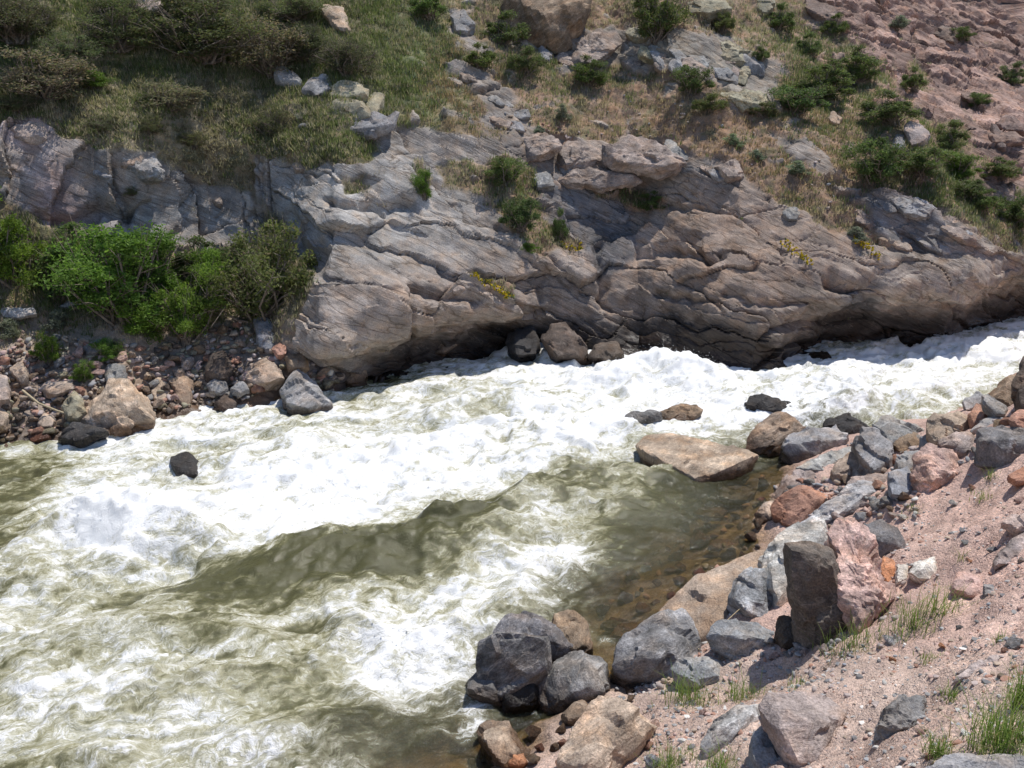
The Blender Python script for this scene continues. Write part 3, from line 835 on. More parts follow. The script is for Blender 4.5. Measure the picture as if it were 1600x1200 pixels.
def rock_verts(pts, sub=4, p=70, amp=0.03, seed=0, cuts=0, chipk=1.0):
    pts = np.asarray(pts, float)
    lo, hi = pts.min(0), pts.max(0)
    c = (lo + hi) / 2; s = np.maximum((hi - lo) / 2, 1e-3)
    q = (pts - c) / s
    c2 = q.mean(0) * 0.6; q = q - c2
    pl = hull_planes(q)
    U, Fc = ICO[sub]
    g = np.clip(U @ pl[:, :3].T / pl[:, 3][None, :], 0, None)
    r = (g ** p).sum(1) ** (-1.0 / p)
    V = U * r[:, None]
    if cuts:
        rr = np.random.default_rng(seed + 99)
        for _ in range(cuts):                                   # extra broken facets
            n = rr.normal(size=3); n /= np.linalg.norm(n)
            d = (V @ n).max() * rr.uniform(0.74, 0.95)
            e = np.clip(V @ n - d, 0, None); V = V - e[:, None] * n
    V = (V + c2) * s + c
    size = float(np.mean(2 * s)); p = min(p, 400)
    off = seed * 7.31
    nrm = U / np.linalg.norm(U / s, axis=1, keepdims=True) / s
    nrm /= np.linalg.norm(nrm, axis=1, keepdims=True)
    k = 2.2 / size
    rr = np.random.default_rng(seed + 5)
    ax = rr.normal(size=3); ax /= np.linalg.norm(ax)
    strat = V @ ax
    q1 = V @ np.cross(ax, [.3, .5, .8])
    lay = perlin(np.stack([strat * k * 7, q1 * k * .8, 0 * strat], -1) + off)
    step = np.round(fbm(np.stack([strat * k * 1.2, q1 * k * .6, 0 * q1], -1) + off, 2) * 3) / 3     # broken ledges
    nc = 34 if sub >= 5 else 22 if sub == 4 else 9
    C3 = V[rr.integers(0, len(V), nc)]
    Vw = V + 0.06 * size * np.stack([perlin(V * k * 2 + off), perlin(V * k * 2 + off + 20), perlin(V * k * 2 + off + 40)], -1)
    D3 = np.linalg.norm((Vw[:, None, :] - C3[None]) * (1 + .8 * np.abs(ax))[None, None, :], axis=2)
    o2 = np.argpartition(D3, 1, axis=1)[:, :2]
    dA = np.take_along_axis(D3, o2, 1); sw = dA[:, 0] > dA[:, 1]
    i1 = np.where(sw, o2[:, 1], o2[:, 0]); i2 = np.where(sw, o2[:, 0], o2[:, 1]); gp = np.abs(dA[:, 0] - dA[:, 1])
    tl = rr.normal(size=(nc, 3)); ofs = rr.uniform(-1, 1, nc)
    face = lambda i: 0.030 * size * ofs[i] + 0.20 * np.einsum('ij,ij->i', V - C3[i], tl[i] * .6)
    bl_ = 0.5 + 0.5 * sstep(0, .022 * size, gp)
    chip = np.clip(face(i1), -.065 * size, .045 * size) * bl_ + np.clip(face(i2), -.065 * size, .045 * size) * (1 - bl_)
    dsp = chip * chipk + amp * size * (0.9 * fbm(V * k * 1.6 + off, 5, 0.6) + 0.5 * ridged(V * k * 3.5 + off, 3, .6) + 0.45 * lay + 0.9 * step)
    return V + nrm * dsp[:, None], Fc, c, s

TONE = {'gray': (.26, .255, .25), 'blue': (.29, .30, .315), 'light': (.42, .41, .395), 'pink': (.47, .33, .285), 'tan': (.40, .315, .245), 'dark': (.175, .17, .17),
        'brown': (.235, .175, .125), 'red': (.36, .205, .15), 'gpink': (.39, .325, .30), 'orange': (.50, .25, .14), 'olive': (.30, .275, .195), 'white': (.60, .57, .53), 'black': (.045, .043, .043), 'umber': (.105, .082, .066), 'slab': (.125, .108, .096)}
_seed = [100]
def tone(kind, band):
    t = TONE[kind]; r = random.uniform(-0.08, 0.08)
    return (t[0] * (1 + r), t[1] * (1 + r), t[2] * (1 + r + random.uniform(-.04, .04)), band)

def rock(label, outline, kind, where='bank', front=None, thick=None, band=0.5, name='boulder', cat='boulder', group=None, parent=None,
         amp=0.013, p=160, depth=None, off=0.0, sub=None, cuts=4, bulge=0.36, chip=1.0, lean=0.75):
    _seed[0] += 1; sd_ = _seed[0]; rr = np.random.default_rng(sd_)
    O = np.asarray(outline, float)
    O = O.mean(0) + (O - O.mean(0)) * 1.05
    w, h = np.ptp(O[:, 0]), np.ptp(O[:, 1])
    lowi = np.argsort(-O[:, 1])[:2]
    bu, bv = O[lowi].mean(0)
    if depth is None:
        if where == 'bank':
            loc, d = on_bank(bu, bv)
            if loc[2] < -0.12: d = float((at_z(bu, bv, -0.05) - CAMP) @ FWD)
        elif where == 'hill':
            loc, _, d = on_hill(bu, bv)
        else:
            d = water_depth(bu, bv)
        depth = d + off
    m = depth / FPX
    size = min(w, h) * m
    thick = thick if thick else 0.85 * size + 0.1 * max(w, h) * m
    cen = O.mean(0)
    vb = O[:, 1].max()
    dl = lambda v: depth + lean * (vb - v) * m
    pts = [at_depth(u, v, dl(v)) for u, v in O]
    for u, v in O:
        if v > cen[1]: pts.append(at_depth(u, v, dl(v) + .1 * thick) + np.array([0, 0, -0.30 * h * m]))
        b = cen + (np.array([u, v]) - cen) * 0.78
        pts.append(at_depth(b[0], b[1], dl(b[1]) + thick * (1 - .4 * lean)) + np.array([0, 0, -0.25 * h * m]))
    if front is None:
        front = []
        n_ = len(O); sel_ = sorted(rr.choice(n_, min(n_, 5), replace=False))
        gx, gy = rr.uniform(-.5, .5), rr.uniform(-.2, .5)
        for k in sel_:                                          # a flat broken face set into the outline
            q = rr.uniform(.5, .88)
            fu, fv = cen[0] + (O[k, 0] - cen[0]) * q, cen[1] + .10 * h + (O[k, 1] - cen[1]) * q * .85
            front.append((fu, fv, bulge * (1 + gx * (fu - cen[0]) / w + gy * (fv - cen[1]) / h)))
    for u, v, t in front:
        pts.append(at_depth(u, v, dl(v) - t * size))
    if sub is None: sub = 5 if max(w, h) > 70 else 4
    V, Fc, c, s = rock_verts(pts, sub, p, amp, sd_, cuts, chip)
    base = np.array([V[:, 0].mean(), V[:, 1].mean(), V[:, 2].min()])
    me_ = mesh_np(name, V - base, Fc, mat=M_ROCK); me_.set_sharp_from_angle(angle=math.radians(24))
    o = put(name, me_, loc=base, parent=parent, color=tone(kind, band))
    if parent is None:
        tag(o, label, cat, group); TRACED.append((float(cen[0]), float(cen[1]), w / 2, h / 2, label))
    return o

TRACED = []
TONE['wall'] = (.29, .235, .20)
NB = 'boulders along the near bank'
# --- near bank, from the bottom of the frame upward
rock('dark standing slab with a flat shaded face among near bank boulders', [(1228, 853), (1240, 858), (1262, 848), (1298, 864), (1312, 900), (1330, 980), (1300, 994), (1272, 998), (1250, 962), (1232, 905)], 'slab',
     front=[(1231, 858, .42), (1294, 868, .46), (1318, 945, .30), (1316, 985, .20), (1274, 992, .20), (1238, 915, .35)], thick=.35, band=.45, group=NB, p=160, amp=.022, cuts=2, chip=.8, lean=.15)
rock('pale grey gneiss block leaning behind the dark standing slab', [(1192, 900), (1195, 866), (1212, 842), (1252, 820), (1292, 806), (1300, 840), (1262, 870), (1235, 915), (1228, 962), (1205, 955)], 'light', band=.75, group=NB, off=.3, cuts=4)
rock('rounded boulder with swirling white and grey bands', [(1142, 930), (1150, 904), (1175, 887), (1197, 890), (1210, 930), (1200, 968), (1170, 957)], 'blue', band=1.0, group=NB, off=.12)
rock('large flat pinkish tan slab sloping into the quiet water', [(1034, 946), (1090, 902), (1150, 866), (1190, 864), (1194, 890), (1168, 930), (1150, 972), (1120, 1004), (1095, 998), (1062, 965)], 'tan', band=.3, group=NB,
     front=[(1100, 950, .12), (1150, 905, .10), (1115, 985, .14)], off=.05, amp=.010, lean=1.2, chip=.5)
rock('grey wedge boulder with a dark underside in front of the pink slab', [(1106, 996), (1125, 970), (1150, 966), (1205, 980), (1214, 996), (1206, 1016), (1170, 1026), (1148, 1020), (1125, 1005)], 'blue', band=.6, group=NB, front=[(1125, 990, .35), (1195, 992, .4), (1165, 1000, .4)])
rock('dark stone in the shadow below the standing slab', [(1212, 985), (1222, 958), (1245, 955), (1262, 985), (1250, 1008), (1222, 1010)], 'umber', band=.2, group=NB)
rock('big charcoal and grey mottled boulder at the near water edge', [(956, 1036), (965, 1005), (1000, 980), (1030, 948), (1065, 950), (1080, 975), (1087, 1010), (1077, 1046), (1050, 1058), (1010, 1064), (975, 1056)], 'gray', band=.8, group=NB, front=[(1010, 1000, .3), (1060, 985, .3), (1030, 1030, .32), (980, 1030, .2)])
rock('flat grey stone with pale top beside the grass tuft', [(1050, 1046), (1064, 1028), (1110, 1027), (1137, 1043), (1126, 1063), (1090, 1070), (1060, 1062)], 'blue', band=.5, group=NB, thick=.2)
rock('dark block topping the cluster of boulders in the lower middle', [(776, 988), (798, 956), (814, 952), (845, 965), (880, 985), (892, 1010), (872, 1032), (848, 1030), (815, 1010)], 'dark', 'water', band=.55, group=NB, depth=10.2, front=[(800, 965, .1), (846, 975, .3), (870, 1005, .25), (820, 1000, .2)], amp=.012)
rock('dark striped block with thin orange veins facing the rapids', [(745, 1052), (750, 1005), (780, 991), (856, 994), (860, 1045), (822, 1068), (790, 1094), (762, 1092)], 'dark', 'water', band=.9, group=NB, depth=9.72, lean=.3, front=[(782, 994, .35), (852, 998, .32), (850, 1042, .2), (790, 1088, .15), (755, 1030, 0)], amp=.010, p=60, cuts=1)
rock('brown rounded boulder at the back of the dark cluster', [(862, 962), (898, 957), (918, 970), (922, 1012), (902, 1024), (888, 1015), (872, 985)], 'brown', 'water', band=.7, group=NB, depth=10.35)
rock('low wet dark wedge jutting left from the dark cluster', [(722, 1071), (745, 1050), (776, 1045), (784, 1092), (762, 1097), (740, 1087)], 'dark', 'water', band=.3, group=NB, depth=9.70)
rock('blunt charcoal boulder with a sandy brown rim', [(834, 1062), (860, 1036), (896, 1020), (935, 1022), (950, 1050), (942, 1082), (902, 1092), (880, 1108), (850, 1100), (838, 1082)], 'dark', 'water', band=.75, group=NB, depth=9.62, front=[(870, 1050, .3), (925, 1040, .3), (880, 1085, .3), (920, 1075, .25)])
rock('small black wet stone under the striped block', [(784, 1082), (808, 1060), (836, 1056), (842, 1092), (812, 1108), (790, 1104)], 'black', 'water', band=.3, group=NB, depth=9.62)
rock('brown stone at the upper edge of the tan bottom slab', [(875, 1112), (898, 1094), (925, 1092), (920, 1118), (896, 1136), (880, 1128)], 'brown', band=.4, group=NB)
rock('large tan and grey slab at the bottom edge beside the water', [(890, 1145), (925, 1100), (965, 1090), (1010, 1096), (1030, 1120), (985, 1150), (955, 1215), (880, 1225), (872, 1185)], 'tan', band=.6, group=NB, front=[(940, 1130, .2), (920, 1190, .25), (985, 1120, .15)], off=.05, amp=.012)
rock('yellow brown half submerged rock at the bottom edge', [(744, 1147), (760, 1118), (790, 1124), (816, 1160), (832, 1192), (800, 1210), (770, 1184)], 'tan', 'water', band=.4, group=NB)
rock('small orange red stone in the water at the bottom edge', [(795, 1192), (803, 1180), (818, 1178), (823, 1190), (810, 1200)], 'orange', 'water', band=.2, group=NB, off=-.2)
rock('large pinkish grey slab half buried in the soil lower right', [(1186, 1102), (1200, 1082), (1250, 1075), (1300, 1085), (1322, 1110), (1296, 1136), (1262, 1150), (1276, 1186), (1250, 1188), (1212, 1135)], 'gpink', band=.35, group=NB, front=[(1190, 1104, .22), (1250, 1100, .15), (1300, 1110, .12), (1215, 1135, .2)], thick=.4, amp=.010)
rock('white and black striped rock in the grass at the bottom', [(1097, 1156), (1114, 1130), (1150, 1106), (1186, 1098), (1192, 1122), (1172, 1142), (1132, 1172), (1105, 1177)], 'light', band=1.0, group=NB, front=[(1120, 1140, .3), (1170, 1118, .35), (1150, 1150, .25)])
rock('grey wedge stone leaning beneath the pinkish grey slab', [(1165, 1192), (1180, 1142), (1196, 1130), (1208, 1168), (1232, 1186), (1192, 1210)], 'blue', band=.3, group=NB)
rock('dark rough boulder perched on the pink soil slope', [(1344, 846), (1352, 820), (1378, 811), (1402, 825), (1421, 846), (1415, 863), (1392, 867), (1366, 874), (1350, 862)], 'dark', band=.5, group=NB, front=[(1360, 835, .3), (1395, 840, .38), (1400, 852, .3), (1370, 848, .3)])
rock('crumbly pink and cream rock mass right of the standing slab', [(1300, 838), (1318, 815), (1345, 812), (1358, 868), (1386, 908), (1362, 934), (1348, 984), (1326, 986), (1312, 905)], 'pink', band=.8, group=NB, amp=.05, thick=.4, bulge=.2, cuts=12)
rock('rust red stone below the dark perched boulder', [(1368, 886), (1380, 868), (1400, 878), (1403, 900), (1393, 917), (1376, 904)], 'orange', band=.3, group=NB)
rock('white and pink stone touching the rust red stone', [(1401, 880), (1421, 880), (1418, 902), (1400, 914)], 'white', band=.4, group=NB)
rock('black and white streaked stone on the pink soil', [(1420, 896), (1430, 880), (1460, 868), (1467, 885), (1461, 900), (1440, 906)], 'white', band=1.0, group=NB)
rock('smooth rose pink rock on the soil near the right edge', [(1488, 916), (1495, 892), (1515, 888), (1536, 905), (1539, 926), (1525, 937), (1500, 930)], 'pink', band=.1, group=NB)
rock('grey splinter stone beside the rose pink rock', [(1537, 912), (1550, 915), (1560, 922), (1548, 932), (1538, 930)], 'blue', band=.3, group=NB, cat='stone', name='stone')
rock('striped white and rose rock cut by the right edge', [(1548, 886), (1560, 864), (1580, 845), (1618, 828), (1625, 872), (1580, 878)], 'gpink', band=.9, group=NB)
rock('pinkish stone at the right edge with a black shaded side', [(1567, 816), (1580, 803), (1612, 800), (1615, 826), (1590, 830)], 'gpink', band=.3, group=NB)
rock('salmon stone at the right edge of the soil top', [(1577, 743), (1600, 728), (1622, 735), (1612, 753), (1590, 754)], 'red', band=.2, group=NB)
rock('dusty grey rock bulging from the soil lower right', [(1370, 1142), (1385, 1110), (1410, 1086), (1440, 1090), (1448, 1120), (1424, 1132), (1400, 1147)], 'gray', band=.3, group=NB, amp=.05)
rock('long flat grey slab lying in the soil at right', [(1490, 1062), (1520, 1036), (1570, 1022), (1592, 1030), (1552, 1052)], 'gpink', band=.2, group=NB, thick=.25, bulge=.1)
rock('dark flat rock in the bottom right corner', [(1450, 1200), (1480, 1182), (1560, 1176), (1640, 1190), (1640, 1230), (1470, 1230)], 'gray', band=.3, group=NB)
rock('pink stone with a shaded right side below the rubble mass', [(1336, 955), (1346, 938), (1362, 940), (1366, 958), (1352, 975), (1340, 970)], 'pink', band=.4, group=NB)
rock('brick red stone at the foot of the crumbly rock mass', [(1334, 938), (1342, 924), (1358, 922), (1360, 938), (1346, 946)], 'red', band=.3, group=NB)
rock('long white and grey banded gneiss slab pointing up the bank', [(1240, 840), (1242, 822), (1290, 798), (1345, 752), (1362, 750), (1382, 765), (1400, 768), (1402, 788), (1370, 802), (1330, 804), (1292, 828)], 'light', band=.85, group=NB, off=.15, front=[(1300, 808, .3), (1350, 775, .35), (1380, 780, .3)], amp=.016)
rock('red brown angular block at the edge of the quiet pool', [(1205, 790), (1225, 770), (1253, 757), (1296, 762), (1292, 790), (1272, 800), (1266, 814), (1240, 820), (1233, 806), (1212, 797)], 'red', band=.25, group=NB, front=[(1250, 775, .25), (1280, 780, .25), (1250, 800, .2)])
rock('small tan stone left of the red brown block', [(1181, 806), (1195, 785), (1207, 781), (1220, 795), (1221, 806), (1200, 815), (1185, 813)], 'tan', band=.3, group=NB)
rock('smooth grey slab above the red brown block', [(1206, 777), (1225, 750), (1245, 733), (1283, 731), (1304, 745), (1306, 758), (1295, 764), (1253, 762), (1225, 776)], 'gpink', band=.4, group=NB, off=.1)
rock('pale flat slab lying under the long grey boulder', [(1243, 730), (1275, 715), (1320, 698), (1334, 697), (1332, 712), (1300, 724), (1290, 737), (1250, 735)], 'light', band=.5, group=NB, off=.1)
rock('knobbly tan pink rock in the middle of the near boulders', [(1298, 742), (1305, 724), (1320, 709), (1345, 711), (1368, 735), (1350, 744), (1320, 750)], 'tan', band=.4, group=NB)
rock('dusky grey pink slab behind the banded gneiss slab', [(1318, 767), (1330, 748), (1355, 739), (1389, 741), (1386, 766), (1375, 770), (1350, 762)], 'gpink', band=.25, group=NB, off=.05)
rock('squat blue grey block beside the big pink boulder', [(1386, 757), (1390, 735), (1418, 730), (1429, 755), (1432, 772), (1415, 778), (1390, 773)], 'blue', band=.3, group=NB)
rock('big pink and white boulder at the top of the soil slope', [(1428, 746), (1432, 715), (1450, 695), (1480, 692), (1510, 715), (1519, 736), (1490, 746), (1470, 762), (1450, 770), (1434, 757)], 'pink', band=.6, group=NB, front=[(1450, 725, .3), (1490, 722, .3), (1460, 750, .28)], amp=.03)
rock('long grey boulder with a dark underside near the rapids', [(1219, 696), (1235, 678), (1270, 664), (1310, 662), (1334, 680), (1330, 696), (1290, 706), (1262, 717), (1243, 728), (1225, 710)], 'gray', band=.5, group=NB, off=.15, front=[(1224, 695, .32), (1262, 690, .42), (1300, 681, .42), (1328, 684, .3)])
rock('brown rounded boulder splitting the white water', [(1167, 702), (1170, 685), (1185, 665), (1210, 645), (1226, 640), (1241, 650), (1258, 665), (1252, 690), (1225, 708), (1185, 711)], 'brown', 'water', band=.7, group=NB, front=[(1190, 675, .2), (1225, 668, .3), (1205, 695, .3)])
rock('black wet boulder with white water pouring over it', [(1288, 663), (1300, 650), (1325, 645), (1342, 655), (1364, 673), (1348, 684), (1310, 678), (1290, 672)], 'black', 'water', band=.2, group=NB)
rock('grey blocky rock between the long boulder and the grey brown pair', [(1332, 692), (1345, 672), (1368, 671), (1391, 690), (1400, 716), (1390, 738), (1365, 737), (1345, 712)], 'gray', band=.5, group=NB, off=.05)
rock('grey boulder with a black hollow at the rapids edge', [(1366, 666), (1378, 650), (1400, 649), (1430, 660), (1453, 685), (1446, 695), (1430, 690), (1400, 692), (1388, 692), (1372, 678)], 'gray', band=.3, group=NB, off=.2)
rock('brown angular rock below the hollowed grey boulder', [(1391, 686), (1430, 671), (1446, 690), (1447, 702), (1420, 715), (1405, 707)], 'brown', band=.4, group=NB, off=.05)
rock('dark grey wedge stone left of the big pink boulder', [(1398, 720), (1416, 704), (1438, 700), (1436, 722), (1424, 734), (1404, 734)], 'gray', band=.3, group=NB)
rock('broad tan block at the top of the near boulder row', [(1449, 662), (1455, 648), (1490, 644), (1513, 648), (1517, 671), (1490, 690), (1460, 690), (1451, 677)], 'tan', band=.35, group=NB, off=.1)
rock('grey and white rubble block above the big pink boulder', [(1462, 690), (1480, 676), (1515, 672), (1528, 690), (1526, 712), (1512, 716), (1484, 694)], 'gpink', band=.6, group=NB, off=.15)
rock('large dark blue grey boulder with black shaded front at right edge', [(1527, 691), (1532, 670), (1560, 664), (1622, 668), (1632, 716), (1590, 727), (1550, 721), (1530, 707)], 'dark', band=.5, group=NB, front=[(1535, 690, .35), (1570, 688, .50), (1615, 692, .5), (1575, 715, .3)])
rock('small grey stone at the rapids edge far upstream', [(1504, 627), (1525, 612), (1541, 620), (1530, 636), (1510, 640)], 'gray', band=.4, group=NB)
rock('elongated grey stone slanting down among the upstream boulders', [(1534, 616), (1545, 613), (1572, 636), (1574, 648), (1558, 650), (1540, 634)], 'gray', band=.6, group=NB)
rock('brown cube shaped stone among the upstream boulders', [(1514, 646), (1526, 630), (1540, 634), (1542, 655), (1528, 668), (1516, 662)], 'red', band=.3, group=NB)
rock('flat grey stone below the elongated slanting stone', [(1518, 672), (1536, 654), (1565, 648), (1570, 664), (1545, 678)], 'gray', band=.2, group=NB)
rock('tall dark boulder at the right edge above the rapids', [(1585, 602), (1600, 560), (1640, 555), (1640, 640), (1600, 645), (1588, 625)], 'umber', band=.4, group=NB)
rock('mossy brown boulder left of the tall dark edge boulder', [(1548, 612), (1568, 588), (1592, 586), (1602, 620), (1580, 634), (1558, 630)], 'brown', band=.5, group=NB)
rock('purple brown stone at the right edge upstream', [(1572, 650), (1590, 638), (1630, 645), (1630, 672), (1590, 672)], 'red', band=.4, group=NB)
rock('large flat tan boulder standing out in the quiet water', [(996, 697), (1010, 680), (1040, 676), (1090, 690), (1150, 700), (1184, 710), (1162, 727), (1120, 744), (1085, 758), (1060, 742), (1012, 718)], 'tan', 'water', band=.6, group=NB,
     front=[(1002, 703, .25), (1040, 716, .32), (1085, 747, .30), (1122, 738, .30), (1176, 714, .2)], amp=.010, thick=.3, chip=.3, off=.0, lean=1.9, cuts=1)
# --- rocks in the rapids
RR = 'rocks breaking the surface of the rapids'
rock('lone dark wet rock in the left rapids', [(268, 716), (285, 707), (300, 706), (310, 722), (312, 748), (295, 752), (275, 745)], 'black', 'water', band=.2, group=RR, off=.12)
rock('low brown rock with a peak in the white water', [(1030, 646), (1050, 634), (1078, 629), (1098, 640), (1085, 656), (1045, 658)], 'brown', 'water', band=.3, group=RR, off=.13)
rock('low dark grey rock left of the brown peaked one', [(976, 650), (992, 640), (1030, 640), (1035, 654), (1000, 662), (980, 658)], 'dark', 'water', band=.5, group=RR, off=.13)
rock('small black rock farthest out in the white water', [(1165, 630), (1172, 617), (1186, 615), (1205, 621), (1245, 634), (1240, 642), (1190, 642), (1168, 640)], 'black', 'water', band=.2, group=RR, off=.03)
# --- reddish stones lying under the quiet water
for k, (u, v, w, h, kd) in enumerate([(1150, 770, 60, 26, 'brown'), (1110, 800, 50, 20, 'red'), (1190, 838, 70, 22, 'umber'), (1130, 850, 46, 18, 'red'), (985, 985, 60, 24, 'red'), (955, 975, 34, 14, 'brown'), (1150, 745, 44, 16, 'umber'), (905, 1150, 40, 20, 'umber'), (860, 1130, 50, 24, 'brown'), (975, 1075, 50, 18, 'umber')]):
    rock(['brown stone under the pool surface below the flat tan boulder', 'reddish stone lying under water in the middle of the pool', 'dark flat stone under water beside the small tan stone', 'dull red stone under the pool near the pink slab', 'rusty stone under shallow water left of the mottled boulder', 'small brown stone under water behind the dark cluster', 'dark stone under water at the foot of the flat tan boulder', 'dark submerged stone beside the tan bottom slab', 'brown submerged stone right of the yellow brown rock', 'dark wet stone between charcoal boulder and grassy bank'][k],
         [(u - w / 2, v + h * .2), (u - w * .3, v - h * .4), (u + w * .1, v - h / 2), (u + w / 2, v - h * .1), (u + w * .35, v + h * .4), (u - w * .1, v + h / 2)], kd, 'water', band=.5, group='stones under the quiet water', name='submerged_stone', cat='stone', off=0.40)

# --- far bank, left: big stones of the rubble
FB_ = 'big stones of the far left bank'
rock('largest brown boulder with wavy ridges on the left far bank', [(112, 672), (150, 622), (168, 595), (200, 596), (232, 609), (238, 634), (234, 652), (206, 664), (170, 680), (136, 686)], 'tan', 'water', band=.7, group=FB_, amp=.02, front=[(190, 620, .25), (215, 635, .25), (150, 655, .2)])
rock('left half of the split brown boulder pair at the waterline', [(234, 602), (247, 582), (262, 589), (270, 620), (258, 645), (240, 634)], 'tan', 'water', band=.5, group=FB_)
rock('right half of the split brown boulder pair at the waterline', [(257, 592), (290, 581), (301, 600), (299, 638), (278, 646), (266, 615)], 'brown', 'water', band=.5, group=FB_)
rock('dark speckled boulder with pale peak standing in the water', [(440, 606), (450, 586), (466, 580), (492, 600), (514, 632), (490, 644), (460, 642), (445, 624)], 'gray', 'water', band=.6, group=FB_)
rock('brown boulder at the end of the rubble by the rapids', [(523, 582), (545, 568), (567, 563), (573, 590), (562, 602), (540, 603)], 'brown', 'water', band=.5, group=FB_)
rock('wide tan boulder in the middle of the left rubble', [(373, 588), (395, 575), (415, 558), (431, 575), (442, 590), (420, 603), (395, 601)], 'tan', 'hill', band=.4, group=FB_, off=-.2)
rock('upright blue grey stone leaning by the shrub and rock wall', [(400, 517), (397, 496), (405, 489), (420, 499), (432, 526), (426, 542), (408, 546)], 'blue', 'hill', band=.7, group=FB_, off=-.1)
rock('brown pentagon stone at the foot of the smooth rock wall', [(444, 554), (475, 553), (482, 570), (468, 579), (450, 572)], 'brown', 'hill', band=.3, group=FB_, off=-.2)
rock('round tan stone wedged below the upright blue grey stone', [(425, 545), (436, 535), (447, 541), (446, 553), (434, 556)], 'red', 'hill', band=.5, group=FB_, off=-.1)
rock('pointed grey brown stone left of the largest brown boulder', [(96, 640), (115, 606), (126, 612), (134, 642), (120, 655), (104, 652)], 'olive', 'hill', band=.3, group=FB_, off=-.2)
rock('long tan block above the pointed stone on the left bank', [(64, 608), (75, 595), (112, 596), (118, 606), (90, 618), (72, 618)], 'tan', 'hill', band=.4, group=FB_, off=-.15)
rock('tan wedge stone pointing up on the left rubble', [(14, 577), (34, 564), (43, 578), (44, 594), (34, 598)], 'tan', 'hill', band=.3, group=FB_, off=-.15)
rock('pale boulder cut by the left edge of the photo', [(-20, 590), (10, 584), (15, 612), (13, 630), (-20, 634)], 'gpink', 'hill', band=.4, group=FB_, off=-.15)
rock('tan boulder at the left edge just above the waterline', [(-25, 640), (5, 634), (13, 648), (8, 664), (-25, 672)], 'tan', 'hill', band=.4, group=FB_, off=-.2)
rock('orange brown stone at the left waterline', [(44, 680), (55, 668), (76, 668), (79, 682), (62, 690), (48, 690)], 'red', 'water', band=.4, group=FB_)
rock('round tan stone near the left waterline', [(58, 660), (66, 647), (80, 645), (87, 655), (80, 667), (64, 667)], 'tan', 'hill', band=.2, group=FB_, off=-.1)
rock('long brown stone lying at the left waterline', [(-10, 672), (15, 660), (30, 664), (20, 678), (-5, 686)], 'brown', 'water', band=.4, group=FB_)
rock('wet black ledge at the foot of the largest brown boulder', [(92, 682), (112, 660), (150, 664), (170, 678), (120, 692), (98, 692)], 'black', 'water', band=.4, group=FB_)
rock('dark grey block above the largest brown boulder', [(163, 586), (170, 570), (195, 571), (198, 588), (182, 598), (166, 596)], 'gray', 'hill', band=.3, group=FB_, off=-.15)
rock('salmon round stone above the split boulder pair', [(178, 560), (184, 550), (196, 549), (198, 558), (190, 565), (180, 564)], 'pink', 'hill', band=.1, group=FB_, off=-.1)
rock('wet rust brown stone at the waterline right of the split pair', [(333, 640), (340, 618), (358, 613), (372, 625), (368, 640), (348, 646)], 'umber', 'water', band=.3, group=FB_)
rock('dark oval stone right of the split boulder pair', [(323, 600), (335, 590), (352, 594), (356, 606), (345, 613), (328, 610)], 'gray', 'hill', band=.4, group=FB_, off=-.25)
rock('smooth grey stone between the dark oval stone and tan boulder', [(360, 606), (368, 596), (382, 594), (388, 608), (378, 616), (364, 614)], 'gray', 'hill', band=.2, group=FB_, off=-.3)
rock('large shaded brown stone under the bright green shrub', [(318, 580), (330, 555), (352, 545), (364, 575), (350, 592), (328, 592)], 'umber', 'hill', band=.3, group=FB_, off=-.2)
rock('flat pale slab at the left edge below the green scrub', [(-15, 490), (5, 481), (52, 482), (56, 490), (20, 496)], 'light', 'hill', band=.2, group=FB_)
rock('pale grey pointed stone in front of the left shrubs', [(94, 478), (108, 465), (122, 464), (120, 474), (104, 482)], 'light', 'hill', band=.3, group=FB_)
rock('dark grey stone half hidden by weeds on the left bank', [(130, 545), (140, 530), (158, 528), (162, 544), (150, 552), (136, 552)], 'gray', 'hill', band=.4, group=FB_, off=-.1)
# --- at the foot of the smooth rock wall
FW = 'boulders at the foot of the far rock wall'
rock('brown boulder lying under the rock wall overhang', [(664, 542), (690, 517), (716, 519), (716, 536), (692, 550), (670, 552)], 'brown', 'water', band=.4, group=FW, off=-.1)
rock('black wet round boulder at the foot of the rock wall', [(792, 541), (800, 518), (835, 504), (848, 525), (842, 551), (810, 556)], 'black', 'water', band=.2, group=FW, off=-.3)
rock('dark wet boulder right of the black round one', [(848, 530), (862, 508), (884, 505), (916, 535), (920, 556), (870, 558)], 'umber', 'water', band=.4, group=FW, off=-.2)
rock('low dark wet rocks at the wave crest below the tan wall', [(918, 556), (935, 535), (965, 533), (975, 552), (950, 565)], 'umber', 'water', band=.3, group=FW, off=-.2)
# --- loose rocks on the far slope
HB = 'loose boulders on the far slope'
rock('huge brownish boulder with a dark underside at the top edge', [(776, 0), (800, 30), (825, 50), (855, 61), (882, 56), (906, 32), (920, 8), (918, -50), (780, -50)], 'brown', 'hill', band=.6, group=HB, off=-.5, front=[(800, 0, .3), (850, 22, .45), (900, 5, .35), (858, 45, .25)])
rock('top slab of the olive grey boulder cluster above the grass', [(514, 147), (528, 128), (540, 124), (555, 127), (578, 138), (573, 151), (545, 154), (525, 150)], 'olive', 'hill', band=.3, group=HB, off=.0)
rock('front block of the olive grey boulder cluster with shaded face', [(516, 174), (522, 155), (558, 155), (576, 172), (578, 184), (545, 182), (520, 178)], 'olive', 'hill', band=.2, group=HB, front=[(524, 160, .4), (560, 162, .4), (545, 175, .15)], off=-.15)
rock('right hand block of the olive grey boulder cluster', [(568, 152), (578, 140), (599, 147), (595, 165), (583, 184), (576, 175)], 'olive', 'hill', band=.3, group=HB)
